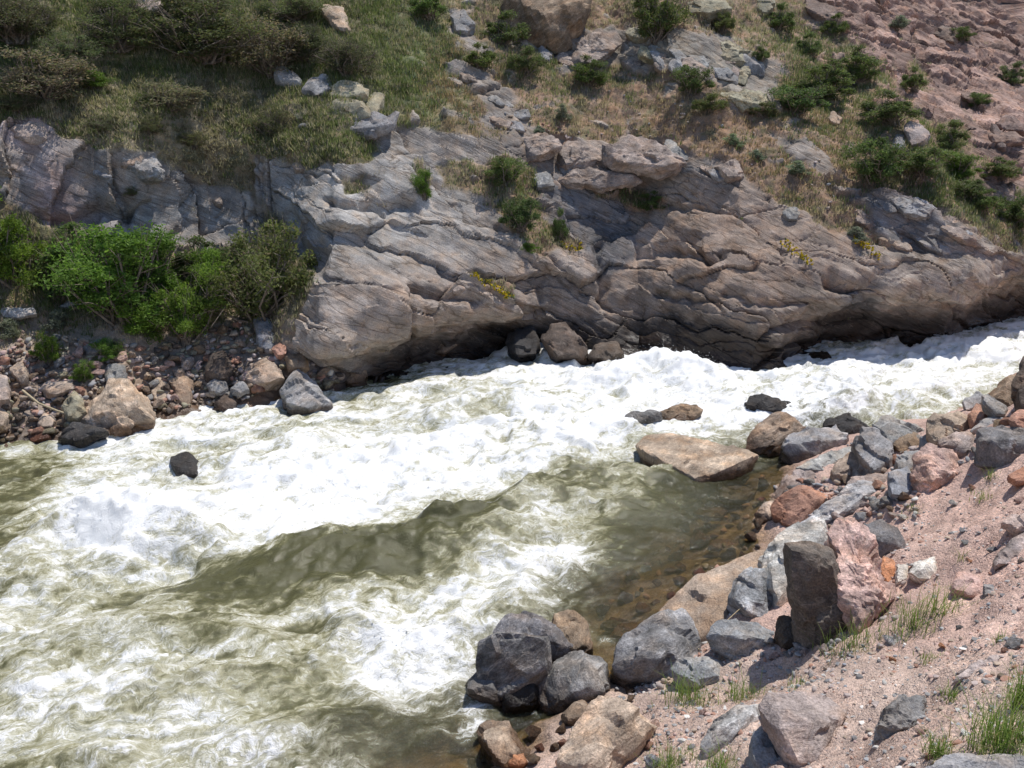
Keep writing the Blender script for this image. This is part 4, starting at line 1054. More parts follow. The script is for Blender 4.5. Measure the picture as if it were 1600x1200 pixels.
rock('grey slab left of the olive grey boulder cluster', [(474, 140), (485, 120), (516, 117), (523, 135), (502, 150), (494, 148)], 'gray', 'hill', band=.4, group=HB)
rock('brownish block lowest left of the olive grey boulder cluster', [(458, 180), (470, 168), (500, 156), (507, 163), (498, 180), (480, 187), (462, 184)], 'olive', 'hill', band=.3, group=HB)
rock('lone grey slab left of the boulder cluster on the slope', [(427, 117), (435, 102), (446, 104), (471, 125), (469, 134), (445, 132), (432, 124)], 'gray', 'hill', band=.2, group=HB)
rock('pale ledge slab under the olive grey boulder cluster', [(470, 196), (520, 180), (580, 188), (622, 177), (612, 194), (576, 210), (530, 204)], 'gray', 'hill', band=.4, group=HB)
rock('small tan stone on the slab below the cluster', [(457, 257), (470, 248), (487, 256), (476, 267), (462, 265)], 'tan', 'hill', band=.2, group=HB)
rock('pale tan boulder high on the grass left of centre', [(498, 8), (515, 3), (535, 12), (549, 46), (536, 50), (515, 32)], 'tan', 'hill', band=.3, group=HB)
rock('pale boulder at the top edge far left in the scrub', [(206, 15), (215, -8), (242, -12), (255, 8), (235, 24), (214, 24)], 'gpink', 'hill', band=.3, group=HB)
rock('grey boulder between two green shrubs near the top', [(706, 24), (725, 14), (740, 40), (730, 52), (710, 48)], 'gray', 'hill', band=.3, group=HB)
rock('cream boulder among green shrubs on the right slope', [(1413, 200), (1422, 190), (1442, 194), (1452, 212), (1444, 226), (1424, 224)], 'gpink', 'hill', band=.2, group=HB)
rock('grey boulder left of the cream boulder on the right slope', [(1392, 222), (1400, 208), (1414, 212), (1416, 236), (1404, 242), (1394, 236)], 'gray', 'hill', band=.3, group=HB)
rock('small yellowish stone on the upper right slope', [(1296, 186), (1300, 173), (1316, 184), (1312, 193), (1300, 194)], 'tan', 'hill', band=.1, group=HB)
rock('small pale block under the huge top boulder', [(838, 84), (846, 70), (862, 82), (860, 94), (844, 94)], 'gray', 'hill', band=.2, group=HB)
rock('pale boulder at the top edge right of centre', [(1176, 5), (1186, -10), (1206, -8), (1212, 10), (1196, 20), (1180, 14)], 'olive', 'hill', band=.3, group=HB)
rock('flat lichen grey rock at the top edge beside the dark juniper', [(1062, 4), (1080, -10), (1130, -6), (1142, 12), (1110, 22), (1070, 16)], 'olive', 'hill', band=.3, group=HB)
rock('pinkish block on top of the left cliff', [(18, 200), (34, 184), (62, 187), (78, 206), (52, 220), (24, 218)], 'gpink', 'hill', band=.4, group=HB)
rock('light stone on the dry slope above the tan rock wall', [(1222, 332), (1236, 322), (1252, 328), (1246, 340), (1230, 344)], 'gray', 'hill', band=.2, group=HB)
rock('pale splinter stone at the top of the centre ledges', [(880, 210), (888, 204), (898, 208), (894, 216), (884, 217)], 'gpink', 'hill', band=.1, group=HB)
# --- ledges that belong to the bedrock
for ol, kd, off in [([(175, 240), (205, 234), (246, 240), (257, 260), (246, 277), (210, 268), (185, 254)], 'gray', -.15), ([(810, 217), (835, 206), (870, 211), (880, 226), (850, 240), (818, 246)], 'wall', -.2), ([(866, 238), (880, 222), (920, 227), (952, 242), (954, 256), (915, 257), (888, 265), (870, 258)], 'wall', -.2),
                ([(948, 230), (985, 212), (1030, 221), (1066, 240), (1077, 256), (1050, 265), (1000, 254), (955, 248)], 'wall', -.2), ([(868, 275), (920, 257), (960, 262), (1004, 276), (950, 288), (890, 286)], 'wall', -.2), ([(830, 274), (862, 267), (866, 290), (838, 293)], 'gray', -.1),
                ([(1112, 257), (1140, 244), (1162, 262), (1160, 277), (1135, 279)], 'wall', -.15), ([(1386, 310), (1440, 312), (1462, 326), (1450, 338), (1400, 328)], 'gray', -.2), ([(1120, 142), (1170, 140), (1206, 150), (1202, 168), (1160, 168)], 'olive', -.2),
                ([(890, 72), (915, 50), (960, 48), (968, 70), (930, 98), (885, 104)], 'wall', -.1), ([(1060, 62), (1110, 50), (1160, 72), (1190, 92), (1150, 104), (1090, 92)], 'olive', -.1), ([(700, 445), (720, 440), (726, 452), (708, 458)], 'wall', -.1)]:
    rock(None, ol, kd, 'hill', name='rock_ledge', parent=hill, band=.5, off=off, cuts=12, amp=.03, thick=.5)

def rand_outline(u, v, w, h, rr):
    n_ = 7; th = np.sort(rr.uniform(0, 6.283, n_)); tilt = math.radians(25)
    x_ = w / 2 * np.cos(th) * rr.uniform(.75, 1.1, n_); y_ = h / 2 * np.sin(th) * rr.uniform(.75, 1.1, n_)
    return [(u + a_ * math.cos(tilt) - b_ * math.sin(tilt), v + a_ * math.sin(tilt) + b_ * math.cos(tilt)) for a_, b_ in zip(x_, y_)]
def crags(poly, n, kinds_, seed, smin, smax):
    rr = np.random.default_rng(seed); Pn = np.asarray(poly, float); k = 0
    while k < n:
        u, v = rr.uniform(Pn[:, 0].min(), Pn[:, 0].max()), rr.uniform(Pn[:, 1].min(), Pn[:, 1].max())
        if poly_sd(np.array([u]), np.array([v]), poly)[0] < 4: continue
        w = rr.uniform(smin, smax)
        rock(None, rand_outline(u, v, w, w * rr.uniform(.35, .6), rr), kinds_[k % len(kinds_)], 'hill', name='rock_ledge', parent=hill, band=.4, off=rr.uniform(-.02, .12), cuts=5, amp=.02, sub=4, bulge=.3, thick=.5)
        k += 1
TONE['crag'] = (.22, .155, .128); TONE['crag2'] = (.18, .135, .115); TONE['crag3'] = (.26, .195, .16)
crags(ROCKS_IN[5], 46, ['crag', 'crag2', 'crag3'], 5, 30, 85)
crags(ROCKS_IN[4], 22, ['olive', 'gray', 'wall'], 6, 26, 70)
crags(ROCKS_IN[2], 8, ['gray', 'wall'], 7, 22, 50)
crags([(830, 205), (870, 210), (950, 225), (1060, 235), (1160, 262), (1180, 290), (1060, 290), (930, 285), (850, 300), (820, 260)], 12, ['wall', 'gray'], 8, 36, 90)
crags([(1330, 305), (1400, 308), (1470, 325), (1540, 385), (1480, 400), (1400, 390), (1350, 345)], 10, ['gray', 'dark', 'wall'], 9, 36, 80)
crags([(0, 205), (95, 215), (250, 242), (390, 305), (390, 330), (250, 300), (100, 262), (0, 240)], 12, ['gray', 'wall', 'gray'], 10, 36, 80)

# ------------------------------------------------------------------ smaller stones: a few shapes, many stones
def stone_proto(seed, sub, p=120):
    rr = np.random.default_rng(seed)
    pts = rr.normal(size=(9, 3)); pts /= np.linalg.norm(pts, axis=1, keepdims=True)
    pts *= np.array([1, 0.8, 0.68]) * rr.uniform(0.8, 1.15, (9, 1))
    V, Fc, c, s = rock_verts(pts, sub, p, 0.02, seed, 5)
    me = mesh_np('stone', V, Fc, mat=M_ROCK); me.set_sharp_from_angle(angle=math.radians(28))
    return me
PROTO = [stone_proto(200 + k, 3) for k in range(10)]
WORD = {'gray': 'grey', 'blue': 'bluish grey', 'light': 'pale grey', 'pink': 'pink', 'tan': 'tan', 'dark': 'charcoal', 'brown': 'brown', 'red': 'reddish', 'gpink': 'pinkish grey', 'orange': 'orange', 'olive': 'olive grey', 'white': 'whitish', 'black': 'black', 'umber': 'dark brown'}
STONES = []
def stone(u, v, w, label, group, kind, where='hill', band=None, sink=0.25):
    """kept as a request first: the largest become objects of their own, the rest one mass"""
    if where == 'hill': loc, nrm, d = on_hill(u, v)
    else: loc, d = on_bank(u, v)
    r = w * d / FPX / 2
    STONES.append(dict(u=u, v=v, w=w, label=label, group=group, kind=kind, loc=loc + np.array([0, -0.15 * r, r * (0.55 - sink)]), rot=(random.uniform(-.4, .4), random.uniform(-.4, .4), random.uniform(0, 6.28)),
            scale=(r * random.uniform(.9, 1.2), r * random.uniform(.9, 1.2), r * random.uniform(.75, 1.15)), color=tone(kind, random.uniform(.1, .7) if band is None else band), me=random.choice(PROTO)))

def build_stones(limit=285):
    named = [t for t in STONES if t['group'] == 'single stones on the near soil']
    rest = sorted((t for t in STONES if t['group'] != 'single stones on the near soil'), key=lambda t: -t['w'])
    used = set(); mass = {}
    for k, t in enumerate(named + rest):
        if k >= limit:
            mass.setdefault(t['group'], []).append(t); continue
        lab = t['label']
        if t['group'] != 'single stones on the near soil':
            size = 'tiny' if t['w'] < 11 else 'small' if t['w'] < 15 else 'fist sized' if t['w'] < 20 else 'bigger'
            cands = sorted(TRACED, key=lambda q: math.hypot((t['u'] - q[0]) / (q[2] + 20), (t['v'] - q[1]) / (q[3] + 20)))[:6]
            done = False
            for q in cands:
                dx, dy = t['u'] - q[0], t['v'] - q[1]
                ver = 'above' if dy < -q[3] * .5 else 'below' if dy > q[3] * .5 else ''
                hor = 'left of' if dx < -q[2] * .5 else 'right of' if dx > q[2] * .5 else ''
                where_ = (ver + ' and ' + hor) if ver and hor else (ver or hor or 'against')
                short = ' '.join(q[4].split()[:8])
                for stop in (' of', ' the', ' a', ' with', ' at', ' in', ' on', ' and', ' by', ' beside', ' below', ' above', ' left', ' right', ' among', ' to', ' near', ' under', ' behind', ' from', ' between'):
                    for _ in range(3):
                        if short.endswith(stop): short = short[:-len(stop)]
                for sz in (size, size + ' angular', size + ' rounded'):
                    cand = f"{sz} {WORD[t['kind']]} stone {where_} {short}"
                    if cand not in used and len(cand.split()) <= 16:
                        lab = cand; done = True; break
                if done: break
        used.add(lab)
        tag(put('stone', t['me'], loc=t['loc'], rot=t['rot'], scale=t['scale'], color=t['color']), lab, 'stone', t['group'])
    for g, ts in mass.items():
        Vs, Fs, Cs, n = [], [], [], 0
        for t in ts:
            me = random.choice(PROTO_S)
            M = Matrix.LocRotScale(Vector(t['loc']), __import__('mathutils').Euler(t['rot']), Vector(t['scale']))
            R = np.array(M)[:3]; v = np.array([q.co[:] for q in me.vertices]) @ R[:, :3].T + R[:, 3]
            f = np.array([q.vertices[:] for q in me.polygons])
            Vs.append(v); Fs.append(f + n); Cs.append(np.tile(np.array(t['color'][:3]), (len(v), 1))); n += len(v)
        o = put('rubble', mesh_np('rubble', np.concatenate(Vs), np.concatenate(Fs), dict(col=np.concatenate(Cs)), mat=M_PEB))
        tag(o, 'mass of smallest pieces among the ' + g, kind='stuff')
PROTO_S = [stone_proto(230 + k, 2) for k in range(5)]

def scatter_px(poly, n, wmin, wmax, gap=0.8, power=2.0, avoid=()):
    Pn = np.asarray(poly, float); out = []
    x0, y0 = Pn.min(0); x1, y1 = Pn.max(0); tries = 0
    while len(out) < n and tries < n * 60:
        tries += 1
        u, v = random.uniform(x0, x1), random.uniform(y0, y1)
        if poly_sd(np.array([u]), np.array([v]), poly)[0] < 0: continue
        w = wmin + (wmax - wmin) * random.random() ** power
        if all(math.hypot(u - a, (v - b) * 1.3) > gap * (w + c) / 2 for a, b, c in out): out.append((u, v, w))
    return out

LEFT_RUBBLE = [(-15, 560), (60, 520), (160, 540), (250, 545), (320, 520), (380, 500), (400, 545), (430, 560), (480, 580), (540, 590), (520, 612), (440, 600), (380, 630), (300, 636), (230, 650), (110, 676), (0, 690), (-15, 690)]
kinds = ['tan', 'tan', 'brown', 'gray', 'gpink', 'olive', 'red', 'brown', 'pink', 'umber']
for u, v, w in scatter_px(LEFT_RUBBLE, 620, 7, 26, .50):
    stone(u, v, w, 'small loose stone in the rubble of the far left bank', 'small stones of the far left rubble', random.choice(kinds if v < 640 else kinds[2:] + ['umber', 'brown']))
for u, v, w in scatter_px(LEFT_RUBBLE, 300, 13, 32, .62, 1.5):
    stone(u, v, w, 'loose stone in the rubble of the far left bank', 'stones of the far left rubble', random.choice(kinds if v < 640 else kinds[2:] + ['umber', 'brown']), sink=.1)
for u, v, w in scatter_px([(380, 505), (400, 500), (420, 545), (470, 560), (520, 585), (500, 600), (440, 580), (400, 560), (370, 530)], 34, 9, 20, .7):
    stone(u, v, w, 'pale loose stone below the upright blue grey stone', 'pale stones beside the far rock wall', random.choice(['light', 'gpink', 'white', 'tan', 'pink', 'gray']))
for u, v, w in scatter_px([(0, 530), (60, 510), (130, 530), (140, 570), (60, 580), (0, 560)], 26, 8, 16, .8):
    stone(u, v, w, 'small stone in the weedy top of the far left bank', 'small stones among the left weeds', random.choice(['gpink', 'tan', 'light', 'pink']))
for u, v, w in scatter_px([(745, 180), (800, 170), (860, 195), (930, 200), (1000, 215), (870, 212), (790, 208)], 26, 6, 12, .8):
    stone(u, v, w, 'little stone of the scree above the centre ledges', 'scree above the centre ledges', random.choice(['tan', 'brown', 'gpink', 'gray', 'red']))
for u, v, w in scatter_px([(900, 130), (1100, 170), (1300, 260), (1400, 380), (1300, 350), (1150, 255), (980, 210)], 34, 5, 12, .8):
    stone(u, v, w, 'small pale stone lying on the dry reddish far slope', 'small stones of the dry far slope', random.choice(['gpink', 'tan', 'light']))

SOIL_POLY = [(1500, 740), (1620, 740), (1620, 1210), (960, 1210), (1000, 1120), (1080, 1070), (1190, 1040), (1330, 1000), (1400, 930), (1430, 860), (1420, 790)]
nk = ['pink', 'gpink', 'gray', 'blue', 'light', 'red', 'tan', 'gpink', 'pink', 'dark']
for u, v, w in scatter_px(SOIL_POLY, 130, 8, 26, 1.0, 3.0):
    stone(u, v, w, 'small loose stone on the pink gravel of the near bank', 'small stones on the near bank', random.choice(nk), 'bank', sink=.35)
for u, v, w in scatter_px([(1260, 1030), (1330, 1010), (1340, 1060), (1250, 1085), (1190, 1070)], 26, 9, 22, .75):
    stone(u, v, w, 'grey chip in the stony streak above the pinkish grey slab', 'stony streak on the near bank', random.choice(['gray', 'blue', 'dark', 'gpink', 'light']), 'bank', sink=.3)
for u, v, w in scatter_px([(985, 1110), (1060, 1090), (1120, 1130), (1090, 1200), (960, 1200)], 30, 8, 22, .8):
    stone(u, v, w, 'loose stone in the grassy gravel at the bottom edge', 'stones in the bottom gravel', random.choice(nk), 'bank', sink=.3)
for u, v, w in scatter_px([(1200, 760), (1300, 740), (1430, 700), (1530, 650), (1590, 640), (1540, 700), (1440, 780), (1320, 830), (1240, 830)], 170, 12, 36, .45):
    stone(u, v, w, 'stone wedged in the gaps between the near bank boulders', 'gap stones between the near boulders', random.choice(['gray', 'blue', 'gpink', 'brown', 'tan', 'red']), 'bank')
for u, v, w in scatter_px([(880, 1120), (900, 1095), (960, 1068), (1045, 1055), (1040, 1085), (960, 1100), (900, 1150)], 26, 10, 30, .6):
    stone(u, v, w, 'stone at the near water edge', 'stones along the near water edge', random.choice(['umber', 'brown', 'gray', 'gpink', 'tan']), 'bank')
for u, v, w in scatter_px([(1060, 1000), (1110, 1000), (1220, 985), (1300, 985), (1330, 1005), (1250, 1035), (1140, 1040), (1040, 1075), (960, 1085), (980, 1062)], 90, 9, 26, .55):
    stone(u, v, w, 'angular stone packed at the foot of the near boulders', 'rubble at the foot of the near boulders', random.choice(['gray', 'blue', 'gpink', 'pink', 'light', 'red', 'tan']), 'bank', sink=.2)
for u, v, w in scatter_px([(1330, 800), (1440, 780), (1430, 830), (1420, 900), (1400, 960), (1350, 990), (1380, 900)], 50, 8, 22, .7):
    stone(u, v, w, 'crumbled stone around the pink rock mass', 'crumbled stones around the pink rock mass', random.choice(['gpink', 'pink', 'light', 'red', 'white', 'gray']), 'bank', sink=.25)
for t in [(1502, 828, 16, 'blue', 'small grey cube stone on the bare pink soil'), (1507, 848, 18, 'blue', 'pale blue grey stone below the small cube stone'), (1512, 878, 14, 'orange', 'orange chip on the pink soil near the right edge'), (1468, 1008, 20, 'orange', 'bright orange chip right of the long grass tuft'),
          (1392, 1032, 16, 'orange', 'orange chip lying in the grey stony streak'), (1395, 1000, 34, 'light', 'grey and white stone at the top of the stony streak'), (1245, 1012, 30, 'blue', 'rounded grey stone at the foot of the standing slab'), (1315, 810, 40, 'gpink', 'pinkish stone at the upper end of the crumbly rock mass'),
          (1020, 1195, 40, 'blue', 'blue grey stone at the bottom edge in the grass'), (1580, 1010, 44, 'gray', 'dark grey stone at the right edge of the gravel')]:
    stone(t[0], t[1], t[2], t[4], 'single stones on the near soil', t[3], 'bank', sink=.3)

def pebbles():
    U, Fc = ICO[1]
    pts = []
    m = np.nonzero((bpx > 930) & (bpx < 1950) & (bpy_ > 690) & (bpy_ < 1230) & (nd > 0.25))[0]
    dens = np.clip(0.35 + 0.6 * fbm(Q[m] * 1.6 + 77, 3) + 0.5 * sstep(950, 1050, bpy_[m]), 0.05, 1)
    pick = rng.choice(m, 8500, p=dens / dens.sum(), replace=False)
    n = len(pick)
    r = (0.005 + 0.020 * rng.random(n) ** 5)
    pal = np.array([TONE[k] for k in ['pink', 'gpink', 'gray', 'light', 'tan', 'red', 'blue', 'white', 'gpink', 'dark']])
    cc = pal[rng.integers(0, len(pal), n)] * rng.uniform(.8, 1.25, (n, 1))
    jit = 1 + 0.35 * rng.normal(size=(n, len(U), 3)) * np.array([1, 1, .6])
    V = U[None] * jit * r[:, None, None] * np.stack([rng.uniform(.8, 1.4, n), rng.uniform(.8, 1.4, n), rng.uniform(.5, .9, n)], -1)[:, None, :]
    V = V + Q[pick][:, None, :] + rng.uniform(-.012, .012, (n, 1, 3)) * np.array([1, 1, 0]) + np.array([0, 0, 1]) * (r * .2)[:, None, None]
    Fa = Fc[None] + (np.arange(n) * len(U))[:, None, None]
    return mesh_np('gravel', V.reshape(-1, 3), Fa.reshape(-1, 3), dict(col=np.repeat(cc, len(U), 0)), smooth=False, mat=M_PEB)
M_PEB, _nt, _bs = new_mat('gravel_stone')
_nt.links.new(N(_nt, 'ShaderNodeAttribute', attribute_name='col').outputs['Color'], _bs.inputs['Base Color']); _bs.inputs['Roughness'].default_value = 0.9
for u, v, w in scatter_px([(1050, 770), (1190, 745), (1195, 790), (1180, 860), (1100, 900), (1040, 940), (960, 990), (930, 960), (1000, 880), (1060, 830)], 70, 16, 46, .7, 1.5):
    stone(u, v, w, 'stone on the bed of the quiet pool', 'stones on the bed of the quiet pool', random.choice(['brown', 'red', 'umber', 'tan', 'red']), 'bank', sink=.2)
for u, v, w in scatter_px([(840, 1120), (880, 1130), (880, 1200), (760, 1200), (700, 1200)], 14, 16, 40, .7, 1.5):
    stone(u, v, w, 'stone under the shallow water at the bottom edge', 'stones under the bottom shallows', random.choice(['brown', 'umber', 'red']), 'bank', sink=.2)
build_stones()
tag(put('gravel', pebbles()), 'fine pink and grey gravel strewn over the near bank', kind='stuff')

# ------------------------------------------------------------------ grass of the far slope
def far_grass():
    vis = (px > -300) & (px < 1850) & (py > -120) & (py < 640) & (P[:, 2] > 0.25) & (P[:, 2] < 8.5)
    idx = np.nonzero(vis)[0]
    u, v = px[idx], py[idx]; R_ = HILL['rock'][idx]; Pp = P[idx]
    nz = fbm(Pp * 0.9 + 5, 3); nz2 = fbm(Pp * 3.0 + 15, 3)
    def bb(cx, cy, rx, ry): return np.exp(-((u - cx) / rx) ** 2 - ((v - cy) / ry) ** 2)
    soil = (1 - R_) ** 2
    lush = np.clip(sstep(720, 560, u + 0.2 * (v - 100)) * sstep(300, 200, v) * 0.9 + bb(650, 110, 70, 100) * 1.0 + bb(810, 310, 60, 70) * 0.9 + bb(540, 215, 110, 35) * .8 + bb(1360, 210, 120, 80) * .6 + bb(980, 300, 60, 20) * .8 + bb(860, 120, 120, 50) * .5 + bb(1300, 130, 90, 70) * .6 + bb(1530, 300, 70, 50) * .7
                   + bb(200, 420, 280, 70) * 1.0 + bb(60, 490, 110, 30) * 0.6 + .06 + bb(1500, 290, 110, 45) * .7 + bb(1250, 100, 60, 60) * .5 - .9 * bb(290, 215, 140, 62), 0.02, 1.2)
    dry = np.clip(.48 + .9 * bb(290, 200, 210, 100) + .5 * bb(700, 150, 90, 90) + .5 * bb(1150, 230, 230, 90), 0, 1)
    dens = soil * (lush * 1.3 + dry) * np.clip(0.65 + 0.9 * nz2, 0.02, 1.4) * sstep(560, 500, v) * (1 - .55 * bb(1130, 230, 230, 90)) * (1 - .4 * bb(740, 150, 70, 70))
    dens += 0.004 * (R_ > .5) * (nz2 > .35)
    n = 58000
    # weight by cell area (rows are even in height, so near-even already)
    pick = rng.choice(len(idx), n, p=dens / dens.sum())
    g = lush[pick] / (lush[pick] + dry[pick] * 0.9)
    isg = rng.random(n) < np.clip(g + 0.35 * nz[pick], .03, .97)
    straw = (~isg)
    hgt = np.where(isg, rng.uniform(.04, .14, n), rng.uniform(.04, .12, n))
    lodge = bb(300, 210, 170, 80)[pick]
    k = 8
    base = np.repeat(Pp[pick] + rng.uniform(-.02, .02, (n, 3)), k, 0)
    sp = np.repeat(np.where(isg, .06, .05), k)
    base[:, :2] += rng.normal(size=(n * k, 2)) * sp[:, None]
    az = rng.uniform(0, 6.283, n * k)
    lean = rng.uniform(.1, .8, n * k) + np.repeat(lodge * straw, k) * rng.uniform(0, 2.2, n * k)
    hh = np.repeat(hgt, k) * rng.uniform(.6, 1.25, n * k) * (1 + np.repeat(lodge * straw, k))
    tip = base + np.stack([np.cos(az) * np.sin(lean), np.sin(az) * np.sin(lean) - .12, np.maximum(np.cos(lean), .12)], -1) * hh[:, None]
    wdt = rng.uniform(.006, .012, n * k)
    side = np.stack([-np.sin(az), np.cos(az), 0 * az], -1) * wdt[:, None]
    base[:, 2] -= .02
    V = np.stack([base - side, base + side, tip], 1).reshape(-1, 3)
    gcol = np.array([.125, .170, .062]); gcol2 = np.array([.205, .225, .100]); sage = np.array([.25, .285, .205]); st = np.array([.40, .355, .265]); rd = np.array([.37, .265, .185])
    t = rng.random((n, 1))
    c = gcol + (gcol2 - gcol) * t
    c = np.where((rng.random((n, 1)) < .16) & (u[pick][:, None] > 600), sage, c)
    redz = np.clip(bb(1150, 240, 260, 110) + bb(730, 140, 80, 90), 0, 1)[pick][:, None]
    s_ = st + (rd - st) * np.clip(redz * 1.1 + .3 * (rng.random((n, 1)) - .5), 0, 1)
    c = np.where(isg[:, None], c, s_)
    c = c * rng.uniform(.75, 1.25, (n, 1))
    cc = np.repeat(c, k, 0) * rng.uniform(.85, 1.15, (n * k, 1))
    Fc = np.arange(len(V)).reshape(-1, 3)
    return mesh_np('grass', V, Fc, dict(col=np.repeat(cc, 3, 0)), smooth=False, mat=M_GRASS)
tag(put('grass', far_grass()), 'green and straw coloured grass covering the far slope', kind='stuff')

# ------------------------------------------------------------------ shrubs
def tube(path, radii, sides=5):
    path = np.asarray(path, float); V = []; Fc = []
    for i, p_ in enumerate(path):
        t = path[min(i + 1, len(path) - 1)] - path[max(i - 1, 0)]; t = t / (np.linalg.norm(t) + 1e-9)
        a = np.cross(t, [0.31, 0.92, 0.21]); a /= np.linalg.norm(a) + 1e-9; b = np.cross(t, a)
        for k in range(sides):
            th = 6.283 * k / sides
            V.append(p_ + radii[i] * (math.cos(th) * a + math.sin(th) * b))
    for i in range(len(path) - 1):
        for k in range(sides):
            q = (k + 1) % sides
            Fc.append([i * sides + k, i * sides + q, (i + 1) * sides + q, (i + 1) * sides + k])
    return np.array(V), np.array(Fc)

def join(parts):
    Vs, Fs, n = [], [], 0
    for v, f in parts:
        Vs.append(v); Fs.append(f + n); n += len(v)
    return np.concatenate(Vs), np.concatenate(Fs)

def shrub_proto(seed, leaves, leaf, c1, c2, clumps=22, dead=0.0, tall=1.0):
    """crown fills roughly x,y in -1..1 and z in 0..2*tall; leaf size in the same units"""
    rr = np.random.default_rng(seed)
    cen = rr.normal(size=(clumps, 3)); cen /= np.linalg.norm(cen, axis=1, keepdims=True)
    cen *= rr.uniform(.2, .95, (clumps, 1)); cen[:, 2] = np.abs(cen[:, 2]) * 1.5 * tall + rr.uniform(-.1, .3, clumps)
    cen[:, 2] += .28
    rad = rr.uniform(.14, .36, clumps)
    which = rr.integers(0, clumps, leaves)
    d = rr.normal(size=(leaves, 3)); d /= np.linalg.norm(d, axis=1, keepdims=True)
    rr_ = rr.random(leaves) ** .45
    pos = cen[which] + d * (rad[which] * rr_ * rr.uniform(.7, 1.25, leaves))[:, None] * np.array([1, 1, .85])
    pos += 0.07 * np.stack([perlin(pos * 5 + 3), perlin(pos * 5 + 23), perlin(pos * 5 + 43)], -1)
    pos[:, 2] = np.maximum(pos[:, 2], .02)
    nrm = d * .5 + rr.normal(size=(leaves, 3)) * .9 + np.array([0, -.15, .25]); nrm /= np.linalg.norm(nrm, axis=1, keepdims=True)
    a = np.cross(nrm, rr.normal(size=(leaves, 3))); a /= np.linalg.norm(a, axis=1, keepdims=True); b = np.cross(nrm, a)
    L = leaf * rr.uniform(.6, 1.35, leaves)[:, None]
    V = np.stack([pos - a * L, pos + b * L * .42 + nrm * L * .12, pos + a * L, pos - b * L * .42 + nrm * L * .12], 1).reshape(-1, 3)
    c = np.array(c1) + (np.array(c2) - np.array(c1)) * rr.random((leaves, 1))
    tint = rr.uniform(.75, 1.25, clumps)[which][:, None]
    c = c * tint * rr.uniform(.8, 1.2, (leaves, 1))
    if dead: c = np.where(rr.random((leaves, 1)) < dead, np.array([.21, .165, .12]) * rr.uniform(.7, 1.3, (leaves, 1)), c)
    me = mesh_np('foliage', V, np.arange(len(V)).reshape(-1, 4), dict(col=np.repeat(c, 4, 0)), smooth=False, mat=M_LEAF)
    parts = []
    for i in range(clumps):
        b0 = rr.normal(size=3) * .10; b0[2] = -.08
        mid = b0 * .5 + cen[i] * .5 + rr.normal(size=3) * .08
        end = cen[i] + rr.normal(size=3) * .1
        parts.append(tube([b0, mid, end], [.030, .020, .007], 5))
        for _ in range(5):
            e2 = end + rr.normal(size=3) * rad[i] * .8
            parts.append(tube([mid + (end - mid) * rr.random(), e2], [.009, .003], 3))
    v, f = join(parts)
    return me, mesh_np('branches', v, f, mat=M_BARK)

SP = {'bright': [shrub_proto(301 + k, 15000, .036, (.11, .20, .03), (.21, .31, .06), 44) for k in range(2)],
      'olive': [shrub_proto(311, 15000, .034, (.10, .125, .04), (.19, .205, .075), 50, .10)],
      'dark': [shrub_proto(321 + k, 10000, .042, (.085, .125, .045), (.16, .20, .08), 34, .10) for k in range(3)],
      'mid': [shrub_proto(331 + k, 9000, .046, (.090, .145, .042), (.165, .215, .078), 30, .08) for k in range(3)],
      'brush': [shrub_proto(341, 7000, .040, (.10, .12, .06), (.17, .165, .10), 34, .5)],
      'scrub': [shrub_proto(361 + k, 15000, .027, (.105, .135, .062), (.19, .215, .105), 64, .16) for k in range(2)],
      'sage': [shrub_proto(351, 4000, .055, (.18, .215, .15), (.27, .30, .22), 20)]}
def shrub(label, cx, by, w, h, kind, group, name='shrub', cat='shrub', tint=1.0, sink=.05):
    loc, nrm, d = on_hill(cx, by)
    sx = w * d / FPX / 2 * 1.12; sz = h * d / FPX / 2 * 1.12
    pro = random.choice(SP[kind])
    r = put(name, None, loc=loc - np.array([0, 0, sink]), rot=(0, 0, random.uniform(0, 6.28)), scale=(sx, sx, sz))
    tag(r, label, cat, group)
    k = tint * random.uniform(.9, 1.1)
    put('branches', pro[1], parent=r)
    put('foliage', pro[0], parent=r, color=(k * random.uniform(.92, 1.1), k, k * random.uniform(.85, 1.1), 1))
    return r

LS = 'shrubs of the far left bank'
shrub('big bright green leafy shrub in the middle of the left bank', 185, 498, 190, 150, 'bright', LS)
shrub('bright green shrub hanging over the rubble right of the big one', 292, 528, 115, 115, 'bright', LS)
shrub('bright green shrub top behind the big one against the cliff', 235, 455, 140, 95, 'bright', LS)
shrub('large olive green rounded bush against the smooth rock wall', 412, 495, 165, 158, 'olive', LS)
shrub('green thicket cut by the left edge of the photo', 10, 440, 130, 150, 'bright', LS)
shrub('low green shrub between the left thicket and the big shrub', 95, 470, 90, 80, 'mid', LS)
shrub('yellow green shrub between big shrub and olive bush', 335, 460, 80, 80, 'bright', LS, tint=1.15)
shrub('green shrub behind the big one below the left cliff', 130, 425, 130, 80, 'mid', LS)
shrub('low bright shrub in front of the big one above the rubble', 225, 512, 110, 62, 'bright', LS)
shrub('green leafy clump under the left cliff beside the olive bush', 320, 425, 90, 60, 'mid', LS)
shrub('small weed clump on the rubble at far left', 78, 565, 50, 55, 'bright', LS, 'weed', 'weed')
shrub('small green weed between stones above the pointed stone', 128, 592, 40, 40, 'bright', LS, 'weed', 'weed')
shrub('green weed beside the dark grey stone on the left bank', 165, 560, 60, 36, 'bright', LS, 'weed', 'weed')
shrub('grey green sage plant at the left edge of the bank', 15, 525, 60, 36, 'sage', LS, 'sage_plant', 'plant')
shrub('pale sage plant below the pale pointed stone', 85, 515, 60, 36, 'sage', LS, 'sage_plant', 'plant')
TS = 'shrubs of the far slope top left'
shrub('dark wide bush at the top left of centre', 320, 95, 210, 88, 'scrub', TS, tint=.72)
